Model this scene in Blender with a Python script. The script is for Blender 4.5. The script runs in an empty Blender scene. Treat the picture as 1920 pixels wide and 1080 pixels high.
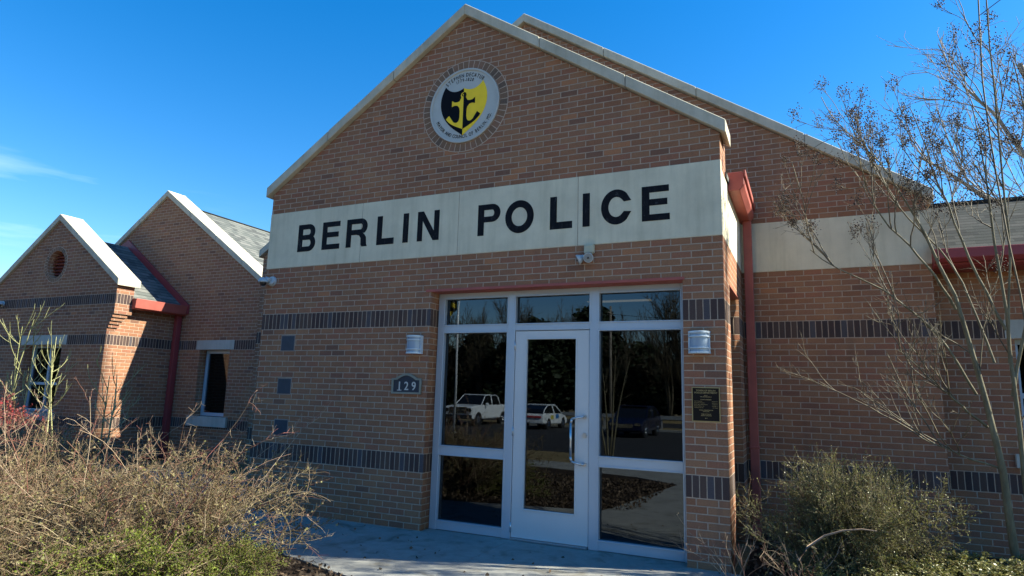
import bpy, bmesh, math, random
import numpy as np
from mathutils import Vector, Matrix
R = math.radians
S = bpy.context.scene
COL = S.collection
rng = np.random.default_rng(7)
random.seed(7)

# ------------------------------------------------------------------ materials
class NT:
    """small helper around a material's node tree"""
    def __init__(s, name):
        s.m = bpy.data.materials.new(name); s.m.use_nodes = True
        s.t = s.m.node_tree; s.n = s.t.nodes; s.l = s.t.links
        s.b = s.n['Principled BSDF']; s.out = s.n['Material Output']
    def new(s, ty, **kw):
        x = s.n.new(ty)
        for k, v in kw.items(): setattr(x, k, v)
        return x
    def set(s, sock, v):
        if hasattr(v, 'is_output'): s.l.new(v, sock)
        else: sock.default_value = v
    def math(s, op, a, b=0.0, c=None):
        x = s.new('ShaderNodeMath', operation=op)
        s.set(x.inputs[0], a); s.set(x.inputs[1], b)
        if c is not None: s.set(x.inputs[2], c)
        return x.outputs[0]
    def mix(s, f, a, b, mode='MIX'):
        x = s.new('ShaderNodeMix', data_type='RGBA', blend_type=mode)
        s.set(x.inputs[0], f); s.set(x.inputs[6], a); s.set(x.inputs[7], b)
        return x.outputs[2]
    def ramp(s, f, stops, interp='LINEAR'):
        x = s.new('ShaderNodeValToRGB'); cr = x.color_ramp; cr.interpolation = interp
        while len(cr.elements) < len(stops): cr.elements.new(0.5)
        for e, (p, c) in zip(cr.elements, stops):
            e.position = p; e.color = (c[0], c[1], c[2], 1) if not isinstance(c, float) else (c, c, c, 1)
        s.set(x.inputs[0], f); return x.outputs[0]
    def noise(s, vec, scale, detail=4, rough=.55, dist=0.0):
        x = s.new('ShaderNodeTexNoise')
        if vec is not None: s.l.new(vec, x.inputs['Vector'])
        x.inputs['Scale'].default_value = scale; x.inputs['Detail'].default_value = detail
        x.inputs['Roughness'].default_value = rough; x.inputs['Distortion'].default_value = dist
        return x.outputs['Fac']
    def pos(s): return s.new('ShaderNodeNewGeometry').outputs['Position']
    def scaled(s, vec, sc):
        x = s.new('ShaderNodeMapping'); s.l.new(vec, x.inputs[0]); x.inputs['Scale'].default_value = sc
        return x.outputs[0]
    def bump(s, h, strength, dist):
        x = s.new('ShaderNodeBump'); x.inputs['Strength'].default_value = strength
        x.inputs['Distance'].default_value = dist; s.l.new(h, x.inputs['Height'])
        s.l.new(x.outputs[0], s.b.inputs['Normal'])

def c4(c): return (c[0], c[1], c[2], 1)

def plain(name, col, rough=.5, metal=0.0, var=.12, scale=8, bump=0.0, spec=.5):
    k = NT(name); p = k.pos(); n = k.noise(p, scale)
    dark = tuple(x*(1-var) for x in col); lite = tuple(min(1, x*(1+var)) for x in col)
    k.set(k.b.inputs['Base Color'], k.ramp(n, [(.3, dark), (.7, lite)]))
    k.b.inputs['Roughness'].default_value = rough; k.b.inputs['Metallic'].default_value = metal
    k.b.inputs['Specular IOR Level'].default_value = spec
    if bump: k.bump(k.noise(p, scale*12, 3), bump, .004)
    return k.m

H = .0677333; P = .1965
def brick(name, soldiers, tone=(1, 1, 1)):
    """running bond with soldier courses; u runs along the wall, v is the height"""
    k = NT(name); g = k.new('ShaderNodeNewGeometry')
    sp = k.new('ShaderNodeSeparateXYZ'); k.l.new(g.outputs['Position'], sp.inputs[0])
    sn = k.new('ShaderNodeSeparateXYZ'); k.l.new(g.outputs['True Normal'], sn.inputs[0])
    side = k.math('GREATER_THAN', k.math('ABSOLUTE', sn.outputs[0]), .6)
    u0 = k.math('ADD', k.math('MULTIPLY', sp.outputs[0], k.math('SUBTRACT', 1, side)), k.math('MULTIPLY', k.math('ADD', sp.outputs[1], .386), side))
    w = k.math('MULTIPLY', k.math('SUBTRACT', k.noise(g.outputs['Position'], 9, 2), .5), .0035)
    u = k.math('ADD', k.math('SUBTRACT', u0, .384), w)
    v = k.math('ADD', k.math('DIVIDE', k.math('ADD', sp.outputs[2], w), H), 100)
    row = k.math('FLOOR', v); fv = k.math('SUBTRACT', v, row)
    ub = k.math('ADD', k.math('DIVIDE', u, P), k.math('MULTIPLY', k.math('MODULO', row, 2.0), .5))
    ub = k.math('ADD', ub, 500.5)
    colb = k.math('FLOOR', ub); fu = k.math('SUBTRACT', ub, colb)
    def edge(f, size, mort):   # 1 inside the brick, 0 in the joint
        d = k.math('MULTIPLY', k.math('MINIMUM', f, k.math('SUBTRACT', 1, f)), size)
        x = k.new('ShaderNodeMapRange', interpolation_type='SMOOTHSTEP'); k.l.new(d, x.inputs[0])
        x.inputs[1].default_value = mort-.0018; x.inputs[2].default_value = mort+.0018
        return x.outputs[0]
    body = k.math('MULTIPLY', edge(fu, P, .0054), edge(fv, H, .0054))
    # soldiers
    us = k.math('ADD', k.math('DIVIDE', u, P/3), 1500); cols = k.math('FLOOR', us); fs = k.math('SUBTRACT', us, cols)
    sold = None
    for s0 in soldiers:
        a = k.math('MULTIPLY', k.math('GREATER_THAN', row, s0+99.5), k.math('LESS_THAN', row, s0+102.5))
        sold = a if sold is None else k.math('ADD', sold, a)
    if sold is None: sold = k.math('MULTIPLY', row, 0)
    first = None
    for s0 in soldiers:
        f2 = k.math('DIVIDE', k.math('SUBTRACT', v, s0+100), 3)
        f2 = k.math('MULTIPLY', f2, k.math('MULTIPLY', k.math('GREATER_THAN', row, s0+99.5), k.math('LESS_THAN', row, s0+102.5)))
        first = f2 if first is None else k.math('ADD', first, f2)
    if first is None: first = k.math('MULTIPLY', row, 0)
    bsold = k.math('MULTIPLY', edge(fs, P/3, .0045), edge(first, 3*H, .005))
    def m3(f, a, b):
        x = k.new('ShaderNodeMix', data_type='FLOAT'); k.set(x.inputs[0], f); k.set(x.inputs[2], a); k.set(x.inputs[3], b); return x.outputs[0]
    mask = m3(sold, body, bsold)
    ci = k.new('ShaderNodeCombineXYZ'); k.l.new(m3(sold, colb, k.math('ADD', cols, 4000)), ci.inputs[0])
    k.l.new(m3(sold, row, 7.0), ci.inputs[1]); k.l.new(side, ci.inputs[2])
    wn = k.new('ShaderNodeTexWhiteNoise', noise_dimensions='3D'); k.l.new(ci.outputs[0], wn.inputs[0])
    def t(c): return tuple(c[i]*tone[i] for i in range(3))
    cb = k.ramp(wn.outputs['Value'], [(0, t((.292, .139, .079))), (.16, t((.312, .155, .088))), (.32, t((.270, .126, .073))), (.45, t((.30, .133, .082))), (.6, t((.318, .161, .092))),
            (.74, t((.28, .137, .083))), (.93, t((.20, .103, .070))), (.962, t((.235, .112, .074))), (.982, t((.38, .17, .088)))], 'CONSTANT')
    cs = k.ramp(wn.outputs['Value'], [(0, t((.075, .05, .046))), (.3, t((.09, .062, .056))), (.5, t((.066, .048, .046))), (.66, t((.088, .076, .082))), (.84, t((.105, .068, .056)))], 'CONSTANT')
    bc = k.mix(sold, cb, cs)
    # surface texture of the fired clay, slow staining of the wall
    fine = k.noise(k.scaled(g.outputs['Position'], (1, 1, 2.2)), 60, 5, .7)
    bc = k.mix(1.0, bc, k.ramp(fine, [(.25, .72), (.75, 1.25)]), 'MULTIPLY')
    slow = k.noise(g.outputs['Position'], 1.1, 4, .6)
    bc = k.mix(1.0, bc, k.ramp(slow, [(.3, (.86, .86, .88)), (.72, (1.12, 1.1, 1.06))]), 'MULTIPLY')
    eff = k.math('MULTIPLY', k.ramp(k.noise(k.scaled(g.outputs['Position'], (1, 1, .55)), 2.3, 6, .7, .5), [(.62, 0.0), (.82, 1.0)]), .14)
    bc = k.mix(eff, bc, (.42, .34, .27, 1))
    gr = k.math('MULTIPLY', k.ramp(k.noise(k.scaled(g.outputs['Position'], (3.5, 3.5, .35)), 1.6, 5, .7), [(.55, 0.0), (.75, 1.0)]), .30)
    bc = k.mix(gr, bc, (.10, .075, .06, 1))
    mo = k.mix(1.0, (.43, .315, .235, 1), k.ramp(k.noise(g.outputs['Position'], 14, 5, .7), [(.3, .78), (.7, 1.15)]), 'MULTIPLY')
    k.l.new(k.mix(mask, mo, bc), k.b.inputs['Base Color'])
    k.b.inputs['Roughness'].default_value = .88; k.b.inputs['Specular IOR Level'].default_value = .1
    hgt = k.math('ADD', mask, k.math('MULTIPLY', fine, .45))
    k.bump(hgt, .9, .005)
    return k.m

M = {}
M['brick'] = brick('brown_brick', (9, 33))
M['brick3'] = brick('brown_brick_three_bands', (9, 33, 45), (.93, .95, 1.0))
M['brickn'] = brick('brown_brick_plain', ())
def ringmat():
    k = NT('ring_brick'); g = k.new('ShaderNodeNewGeometry')
    f = k.noise(g.outputs['Position'], 60, 5, .7)
    c = k.ramp(g.outputs['Random Per Island'], [(0, (.21, .118, .07)), (.3, (.235, .125, .078)), (.55, (.185, .108, .068)), (.85, (.13, .085, .06))], 'CONSTANT')
    k.l.new(k.mix(1, c, k.ramp(f, [(.25, .75), (.75, 1.2)]), 'MULTIPLY'), k.b.inputs['Base Color'])
    k.b.inputs['Roughness'].default_value = .9; return k.m
M['ring'] = ringmat()
M['mortarlight'] = plain('ring_mortar', (.46, .35, .27), .9)
M['mortar'] = plain('mortar', (.27, .215, .18), .9)
def stonemat(name, col, streak=.16):
    k = NT(name); p = k.pos()
    a = k.noise(p, 2.2, 6, .65); b = k.noise(k.scaled(p, (9, 9, .8)), 1.2, 4, .6); c = k.noise(p, 160, 3, .7)
    col1 = tuple(x*(1-streak) for x in col); col2 = tuple(x*(1+streak*.5) for x in col)
    x = k.ramp(a, [(.28, col1), (.7, col2)])
    x = k.mix(1, x, k.ramp(b, [(.25, (.87, .87, .84)), (.55, (1.03, 1.03, 1.03))]), 'MULTIPLY')
    x = k.mix(1, x, k.ramp(c, [(.25, .9), (.75, 1.07)]), 'MULTIPLY')
    k.l.new(x, k.b.inputs['Base Color']); k.b.inputs['Roughness'].default_value = .85
    k.b.inputs['Specular IOR Level'].default_value = .3
    k.bump(c, .35, .002); return k.m
M['stone'] = stonemat('cast_stone', (.63, .57, .425))
M['coping'] = stonemat('cast_stone_coping', (.50, .455, .36), .26)
M['lintel'] = stonemat('cast_stone_lintel', (.42, .42, .38))
def blackpaint():
    k = NT('black_letter_paint'); p = k.pos()
    st = k.noise(k.scaled(p, (7, 7, 2.2)), 4, 5, .7, .6)
    k.l.new(k.ramp(st, [(.40, (.006, .006, .008)), (.60, (.012, .012, .015)), (.68, (.05, .055, .062)), (.74, (.010, .010, .013))]), k.b.inputs['Base Color'])
    k.l.new(k.ramp(st, [(.3, .6), (.7, .8)]), k.b.inputs['Roughness']); k.b.inputs['Specular IOR Level'].default_value = .12
    return k.m
M['black'] = blackpaint()
M['alum'] = plain('clear_aluminium', (.43, .47, .52), .42, .25, var=.03, scale=3)
M['alumdoor'] = plain('white_aluminium_door', (.56, .56, .56), .45, .1, var=.03, scale=3)
M['bluewin'] = plain('pale_blue_window_frame', (.38, .47, .56), .45, .15, var=.04)
M['steel'] = plain('brushed_steel', (.55, .56, .58), .28, .9, var=.05)
M['darkred'] = plain('dark_crimson_metal', (.26, .04, .045), .5, var=.08, scale=5)
M['red'] = plain('terracotta_red_metal', (.34, .078, .058), .55, 0, var=.2, scale=3, bump=.15)
M['redlouvre'] = plain('dark_red_louvre', (.20, .045, .035), .55)
M['sealgrey'] = plain('seal_pale_grey', (.44, .44, .41), .6, var=.04)
M['gold'] = plain('seal_yellow', (.95, .62, .005), .6, var=.05)
M['navy'] = plain('seal_black', (.005, .005, .008), .7, spec=.1)
M['bronze'] = plain('plaque_bronze_black', (.014, .009, .007), .6, 0, spec=.15)
M['brassline'] = plain('plaque_brass', (.42, .31, .14), .35, .6)
M['numbg'] = plain('number_plaque_navy', (.015, .018, .032), .5)
M['numframe'] = plain('number_plaque_frame', (.22, .22, .18), .45, .3)
M['numlet'] = plain('number_digit_silver', (.55, .52, .48), .5)
M['cream'] = plain('cream_plastic', (.50, .47, .34), .5)
M['lampgrey'] = plain('grey_plastic', (.42, .46, .48), .5)
M['tile'] = plain('dark_slate_tile', (.028, .034, .05), .6, var=.3)
M['sconce'] = plain('sconce_silver', (.55, .6, .64), .4, .2)
M['diff'] = plain('sconce_frosted_glass', (.30, .36, .44), .12, var=.03)
M['rubber'] = plain('black_rubber', (.012, .012, .013), .7)
M['darkplastic'] = plain('dark_plastic', (.02, .02, .022), .4)
M['carwhite'] = plain('white_car_paint', (.75, .76, .77), .2, var=.01)
M['carnavy'] = plain('navy_car_paint', (.008, .012, .035), .15, var=.02)
M['carglass'] = plain('dark_car_glass', (.01, .012, .014), .06, var=.02)
M['chrome'] = plain('chrome', (.6, .6, .62), .15, 1.0, var=.02)
M['interior'] = plain('interior_dark_wall', (.10, .09, .08), .8)
M['carpet'] = plain('interior_dark_floor', (.035, .03, .028), .9)
M['flagred'] = plain('flag_red', (.45, .02, .03), .8); M['flagwhite'] = plain('flag_white', (.7, .7, .7), .8)
M['flagblue'] = plain('flag_blue', (.02, .03, .16), .8); M['flagblack'] = plain('flag_black', (.015, .015, .015), .8)
M['flagyellow'] = plain('flag_yellow', (.6, .42, .03), .8)
M['decalblue'] = plain('decal_blue', (.02, .16, .42), .4); M['decalyel'] = plain('decal_olive_yellow', (.5, .42, .05), .4)
M['wire'] = plain('cable', (.02, .02, .02), .6)
M['galv'] = plain('galvanised_steel', (.4, .4, .4), .45, .5)

def emit(name, col, st):
    k = NT(name); k.b.inputs['Emission Color'].default_value = c4(col); k.b.inputs['Emission Strength'].default_value = st; return k.m
M['tube'] = emit('lit_ceiling_tube', (1, .78, .45), 1.5)
M['offlens'] = plain('white_lens', (.7, .7, .7), .3)
M['lens'] = plain('grey_lens', (.22, .25, .27), .2)

def glassmat(name, base, tint):
    k = NT(name)
    gl = k.new('ShaderNodeBsdfGlossy'); gl.inputs['Roughness'].default_value = .003; gl.inputs['Color'].default_value = (.74, .86, 1, 1)
    w = k.noise(k.pos(), 1.3, 1, .4); bm = k.new('ShaderNodeBump'); bm.inputs['Strength'].default_value = .35; bm.inputs['Distance'].default_value = .0012
    k.l.new(w, bm.inputs['Height']); k.l.new(bm.outputs[0], gl.inputs['Normal'])
    tr = k.new('ShaderNodeBsdfTransparent'); tr.inputs['Color'].default_value = c4(tint)
    fr = k.new('ShaderNodeFresnel'); fr.inputs[0].default_value = 1.45
    f = k.math('ADD', k.math('MULTIPLY', fr.outputs[0], 1.0), base)
    mx = k.new('ShaderNodeMixShader'); k.l.new(f, mx.inputs[0]); k.l.new(tr.outputs[0], mx.inputs[1]); k.l.new(gl.outputs[0], mx.inputs[2])
    k.l.new(mx.outputs[0], k.out.inputs[0]); return k.m
M['glass'] = glassmat('tinted_door_glass', .032, (.15, .16, .17))

def shingles(nm='grey_roof_shingles', tone=1.0):
    k = NT(nm); tc = k.new('ShaderNodeTexCoord'); uv = tc.outputs['UV']
    sp = k.new('ShaderNodeSeparateXYZ'); k.l.new(uv, sp.inputs[0])
    v = k.math('DIVIDE', sp.outputs[1], .14); row = k.math('FLOOR', v); fv = k.math('SUBTRACT', v, row)
    n1 = k.new('ShaderNodeTexWhiteNoise', noise_dimensions='1D'); k.l.new(row, n1.inputs['W'])
    u = k.math('ADD', k.math('DIVIDE', sp.outputs[0], .17), k.math('MULTIPLY', n1.outputs['Value'], 9)); cu = k.math('FLOOR', u)
    ci = k.new('ShaderNodeCombineXYZ'); k.l.new(cu, ci.inputs[0]); k.l.new(row, ci.inputs[1])
    wn = k.new('ShaderNodeTexWhiteNoise', noise_dimensions='3D'); k.l.new(ci.outputs[0], wn.inputs[0])
    c = k.ramp(wn.outputs['Value'], [(0, (.11, .118, .112)), (.35, (.145, .15, .14)), (.7, (.085, .09, .088)), (.85, (.17, .17, .16))], 'CONSTANT')
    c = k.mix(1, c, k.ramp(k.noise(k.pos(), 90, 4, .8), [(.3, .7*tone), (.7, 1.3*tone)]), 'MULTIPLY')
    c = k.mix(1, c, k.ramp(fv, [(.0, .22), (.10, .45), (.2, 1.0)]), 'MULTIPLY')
    k.l.new(c, k.b.inputs['Base Color']); k.b.inputs['Roughness'].default_value = .9
    k.b.inputs['Specular IOR Level'].default_value = .1; k.bump(k.math('SUBTRACT', k.math('MULTIPLY', wn.outputs['Value'], .3), k.math('MULTIPLY', fv, .8)), .7, .008)
    return k.m
M['shingle'] = shingles(); M['shingleshade'] = shingles('shaded_roof_shingles', .38)  # second copy has the right wing slope's grazing shade put into its colour

def concrete():
    k = NT('pale_concrete'); p = k.pos()
    c = k.ramp(k.noise(p, 1.3, 7, .7), [(.3, (.225, .22, .20)), (.7, (.33, .32, .29))])
    c = k.mix(1, c, k.ramp(k.noise(p, 7, 6, .75), [(.3, .82), (.62, 1.06)]), 'MULTIPLY')
    c = k.mix(1, c, k.ramp(k.noise(p, 130, 3, .8), [(.25, .85), (.75, 1.1)]), 'MULTIPLY')
    # rusty and dark stains
    st = k.ramp(k.noise(p, 3.1, 5, .6, .8), [(.54, (1, 1, 1)), (.70, (.58, .54, .48))])
    c = k.mix(1, c, st, 'MULTIPLY')
    k.l.new(c, k.b.inputs['Base Color']); k.b.inputs['Roughness'].default_value = .9
    k.bump(k.noise(p, 90, 5, .8), .5, .003); return k.m
M['concrete'] = concrete()
def groundmat(name, a, b, c, s=1.0):
    k = NT(name); p = k.pos()
    x = k.ramp(k.noise(p, 1.6*s, 8, .72), [(.3, a), (.5, b), (.72, c)])
    x = k.mix(1, x, k.ramp(k.noise(p, 40*s, 5, .8), [(.3, .55), (.7, 1.35)]), 'MULTIPLY')
    k.l.new(x, k.b.inputs['Base Color']); k.b.inputs['Roughness'].default_value = .95; k.b.inputs['Specular IOR Level'].default_value = .1
    k.bump(k.noise(p, 30*s, 6, .8), 1.0, .02); return k.m
M['lawn'] = groundmat('dormant_lawn', (.15, .115, .055), (.25, .185, .095), (.17, .15, .06), .8)
M['mulch'] = groundmat('mulch', (.022, .015, .011), (.045, .03, .021), (.08, .055, .038), 3)
M['asphalt'] = groundmat('asphalt', (.03, .03, .032), (.042, .042, .044), (.055, .054, .053), 1)
def vegmat(name, stops, rough=.7, trans=0.0, spec=.3):
    k = NT(name); g = k.new('ShaderNodeNewGeometry')
    c = k.ramp(g.outputs['Random Per Island'], stops)
    c = k.mix(1, c, k.ramp(k.noise(g.outputs['Position'], 25, 3, .6), [(.3, .75), (.7, 1.25)]), 'MULTIPLY')
    k.l.new(c, k.b.inputs['Base Color']); k.b.inputs['Roughness'].default_value = rough; k.b.inputs['Specular IOR Level'].default_value = spec
    if trans:
        t = k.new('ShaderNodeBsdfTranslucent'); k.l.new(c, t.inputs[0]); mx = k.new('ShaderNodeMixShader'); mx.inputs[0].default_value = trans
        k.l.new(k.b.outputs[0], mx.inputs[1]); k.l.new(t.outputs[0], mx.inputs[2]); k.l.new(mx.outputs[0], k.out.inputs[0])
    return k.m
M['twig'] = vegmat('dry_tan_twigs', [(0, (.10, .065, .038)), (.22, (.21, .16, .09)), (.45, (.14, .10, .055)), (.7, (.30, .235, .145)), (.88, (.17, .065, .05)), (1, (.18, .16, .07))])
M['twigdark'] = vegmat('olive_brown_twigs', [(0, (.07, .055, .03)), (.5, (.12, .105, .05)), (.85, (.17, .14, .08)), (1, (.12, .06, .04))])
M['twigold'] = vegmat('arching_pale_canes', [(0, (.24, .165, .11)), (.45, (.36, .27, .18)), (.7, (.19, .105, .07)), (1, (.24, .08, .06))])
M['leaftan'] = vegmat('tan_olive_leaves', [(0, (.15, .10, .055)), (.3, (.19, .15, .065)), (.45, (.17, .17, .05)), (.68, (.25, .20, .10)), (.88, (.17, .075, .05)), (1, (.15, .15, .04))], .55, .25)
M['leafgreen'] = vegmat('bright_green_leaves', [(0, (.14, .18, .02)), (.5, (.21, .25, .035)), (1, (.10, .13, .02))], .5, .3)
M['leafolive'] = vegmat('small_olive_leaves', [(0, (.19, .185, .05)), (.35, (.25, .24, .07)), (.65, (.13, .14, .04)), (.86, (.31, .27, .11)), (1, (.20, .14, .06))], .45, .25, .5)
M['leafred'] = vegmat('pink_red_leaves', [(0, (.30, .05, .06)), (.4, (.22, .10, .09)), (.7, (.38, .03, .04)), (1, (.16, .11, .06))], .5, .3)
M['litter'] = vegmat('leaf_litter', [(0, (.06, .038, .024)), (.5, (.12, .08, .05)), (.8, (.04, .03, .02)), (1, (.20, .14, .09))], .8)
M['greenstem'] = vegmat('yellow_green_stems', [(0, (.25, .25, .10)), (1, (.34, .33, .16))], .5)
M['seed'] = vegmat('dark_seed_capsules', [(0, (.035, .022, .018)), (1, (.08, .05, .035))], .6)
M['needle'] = vegmat('dark_evergreen_leaves', [(0, (.012, .02, .008)), (1, (.03, .04, .015))], .7)
def barkmat(name, a, b, c):
    k = NT(name); p = k.pos()
    x = k.ramp(k.noise(k.scaled(p, (6, 6, 1.6)), 3, 6, .7), [(.3, a), (.5, b), (.72, c)])
    k.l.new(x, k.b.inputs['Base Color']); k.b.inputs['Roughness'].default_value = .75; k.bump(k.noise(p, 40, 5, .7), .6, .004); return k.m
M['bark'] = barkmat('crape_myrtle_bark', (.085, .07, .035), (.15, .125, .07), (.23, .20, .12))
M['twigbark'] = barkmat('dark_twig_bark', (.06, .042, .028), (.11, .085, .05), (.19, .155, .09))
M['bark2'] = barkmat('pale_oak_bark', (.16, .13, .10), (.24, .20, .16), (.33, .29, .23))

# ------------------------------------------------------------------ object helpers
def tag(o, label=None, cat=None, group=None, kind=None):
    if label: o['label'] = label
    if cat: o['category'] = cat
    if group: o['group'] = group
    if kind: o['kind'] = kind
    return o
def empty(name, loc=(0, 0, 0), rz=0, **kw):
    o = bpy.data.objects.new(name, None); COL.objects.link(o); o.location = loc; o.rotation_euler = (0, 0, rz)
    o.empty_display_size = .2
    return tag(o, **kw)
def wloc(o):
    if o is None: return Matrix.Identity(4)
    m = Matrix.LocRotScale(o.location, o.rotation_euler, o.scale)
    return wloc(o.parent) @ m
def link(name, me, mat, parent=None, world=True):
    """world=True: the mesh is in world coordinates and is brought into the parent's space"""
    if world and parent is not None: me.transform(wloc(parent).inverted())
    o = bpy.data.objects.new(name, me); COL.objects.link(o)
    if mat is not None:
        for m in (mat if isinstance(mat, (list, tuple)) else [mat]): me.materials.append(M[m] if isinstance(m, str) else m)
    o.parent = parent
    return o
class MB:
    def __init__(s): s.v = []; s.f = []; s.mi = []; s.sm = []
    def add(s, vs, fs, mi=0, smooth=False):
        k = len(s.v); s.v += [tuple(v) for v in vs]
        for f in fs: s.f.append(tuple(i+k for i in f)); s.mi.append(mi); s.sm.append(smooth)
        return s
    def box(s, x0, x1, y0, y1, z0, z1, mi=0):
        return s.add([(x0, y0, z0), (x1, y0, z0), (x1, y1, z0), (x0, y1, z0), (x0, y0, z1), (x1, y0, z1), (x1, y1, z1), (x0, y1, z1)],
                     [(0, 3, 2, 1), (4, 5, 6, 7), (0, 1, 5, 4), (1, 2, 6, 5), (2, 3, 7, 6), (3, 0, 4, 7)], mi)
    def prism(s, poly, axis, a, b, mi=0):
        """poly in the plane across the axis; 'y': (x,z), 'x': (y,z), 'z': (x,y)"""
        n = len(poly)
        def p(q, t): return (q[0], t, q[1]) if axis == 'y' else (t, q[0], q[1]) if axis == 'x' else (q[0], q[1], t)
        return s.add([p(q, a) for q in poly]+[p(q, b) for q in poly], [tuple(range(n)), tuple(range(2*n-1, n-1, -1))]+[(i, n+i, n+(i+1) % n, (i+1) % n) for i in range(n)], mi)
    def cyl(s, a, b, r0, r1=None, n=16, mi=0, caps=True, smooth=True):
        a = Vector(a); b = Vector(b); r1 = r0 if r1 is None else r1; d = (b-a).normalized()
        u = d.orthogonal().normalized(); w = d.cross(u)
        vs = [a+(u*math.cos(t)+w*math.sin(t))*r0 for t in [2*math.pi*i/n for i in range(n)]]+[b+(u*math.cos(t)+w*math.sin(t))*r1 for t in [2*math.pi*i/n for i in range(n)]]
        s.add(vs, [(i, (i+1) % n, n+(i+1) % n, n+i) for i in range(n)], mi, smooth)
        if caps: s.add(vs, [tuple(range(n-1, -1, -1)), tuple(range(n, 2*n))], mi)
        return s
    def tube(s, pts, r, n=8, mi=0):
        for i in range(len(pts)-1):
            s.cyl(pts[i], pts[i+1], r if not isinstance(r, (list, tuple)) else r[i], r if not isinstance(r, (list, tuple)) else r[i+1], n, mi)
        return s
    def sphere(s, c, r, sx=1, sy=1, sz=1, n=12, mi=0):
        vs = []; fs = []
        for j in range(n+1):
            for i in range(n*2):
                a = math.pi*j/n; t = math.pi*i/n
                vs.append((c[0]+r*sx*math.sin(a)*math.cos(t), c[1]+r*sy*math.sin(a)*math.sin(t), c[2]+r*sz*math.cos(a)))
        m = n*2
        for j in range(n):
            for i in range(m): fs.append((j*m+i, (j+1)*m+i, (j+1)*m+(i+1) % m, j*m+(i+1) % m))
        return s.add(vs, fs, mi, True)
    def mesh(s, name, bevel=0, seg=1):
        me = bpy.data.meshes.new(name); me.from_pydata(s.v, [], s.f)
        me.polygons.foreach_set('material_index', s.mi); me.polygons.foreach_set('use_smooth', s.sm)
        bm = bmesh.new(); bm.from_mesh(me)
        bmesh.ops.remove_doubles(bm, verts=bm.verts, dist=1e-5)
        bmesh.ops.recalc_face_normals(bm, faces=bm.faces)
        if bevel:
            es = [e for e in bm.edges if len(e.link_faces) == 2 and e.calc_face_angle() > .6]
            bmesh.ops.bevel(bm, geom=es, offset=bevel, segments=seg, affect='EDGES', clamp_overlap=True)
        bm.to_mesh(me); bm.free(); return me
    def build(s, name, mat, parent=None, bevel=0, seg=1): return link(name, s.mesh(name, bevel, seg), mat, parent)

def plate(outlines, t, place):
    """filled 2-D outlines (holes where they nest) extruded by t; place(x,y,z) with z in 0..t"""
    cu = bpy.data.curves.new('outline', 'CURVE'); cu.dimensions = '2D'; cu.fill_mode = 'BOTH'; cu.extrude = t/2
    for o in outlines:
        sp = cu.splines.new('POLY'); sp.points.add(len(o)-1); sp.use_cyclic_u = True
        for p, q in zip(sp.points, o): p.co = (q[0], q[1], 0, 1)
    ob = bpy.data.objects.new('outline', cu); me = bpy.data.meshes.new_from_object(ob)
    bpy.data.objects.remove(ob); bpy.data.curves.remove(cu)
    for v in me.vertices: v.co = Vector(place(v.co.x, v.co.y, v.co.z+t/2))
    bm = bmesh.new(); bm.from_mesh(me); bmesh.ops.remove_doubles(bm, verts=bm.verts, dist=1e-6); bmesh.ops.recalc_face_normals(bm, faces=bm.faces)
    bm.to_mesh(me); bm.free(); return me
def front(y, t): return lambda a, b, c: (a, y+c, b)          # plate facing -Y, from y to y+t
def sidex(x, t): return lambda a, b, c: (x-c, a, b)          # plate facing +X, from x back to x-t
def joinme(name, meshes):
    bm = bmesh.new()
    for m in meshes: bm.from_mesh(m)
    me = bpy.data.meshes.new(name); bm.to_mesh(me); bm.free(); return me
def textmesh(txt, size, depth, place, align='CENTER', bold=0.0, spacing=1.0, sx=1.0):
    cu = bpy.data.curves.new('t', 'FONT'); cu.body = txt; cu.size = size; cu.extrude = depth/2; cu.offset = bold; cu.align_x = align; cu.align_y = 'CENTER'; cu.space_character = spacing; cu.resolution_u = 3
    ob = bpy.data.objects.new('t', cu); me = bpy.data.meshes.new_from_object(ob); bpy.data.objects.remove(ob); bpy.data.curves.remove(cu)
    for v in me.vertices: v.co = Vector(place(v.co.x*sx, v.co.y, v.co.z+depth/2))
    return me
def rect(x0, x1, z0, z1): return [(x0, z0), (x1, z0), (x1, z1), (x0, z1)]
def circ(cx, cz, r, n=48, sx=1): return [(cx+r*sx*math.cos(2*math.pi*i/n), cz+r*math.sin(2*math.pi*i/n)) for i in range(n)]

# ------------------------------------------------------------------ the building
W = .379; XL = -5.436; X0 = -2.837
bld = empty('police_station', (-2.5, 1, 0), label='brown brick police station with stepped gables and pale stone sign band', cat='building')

def slopes(ax, az, xl, xr, s):  # roof line of a gable
    return [(xl, az-(ax-xl)*s), (ax, az), (xr, az-(xr-ax)*s)]
SL = .667
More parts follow.
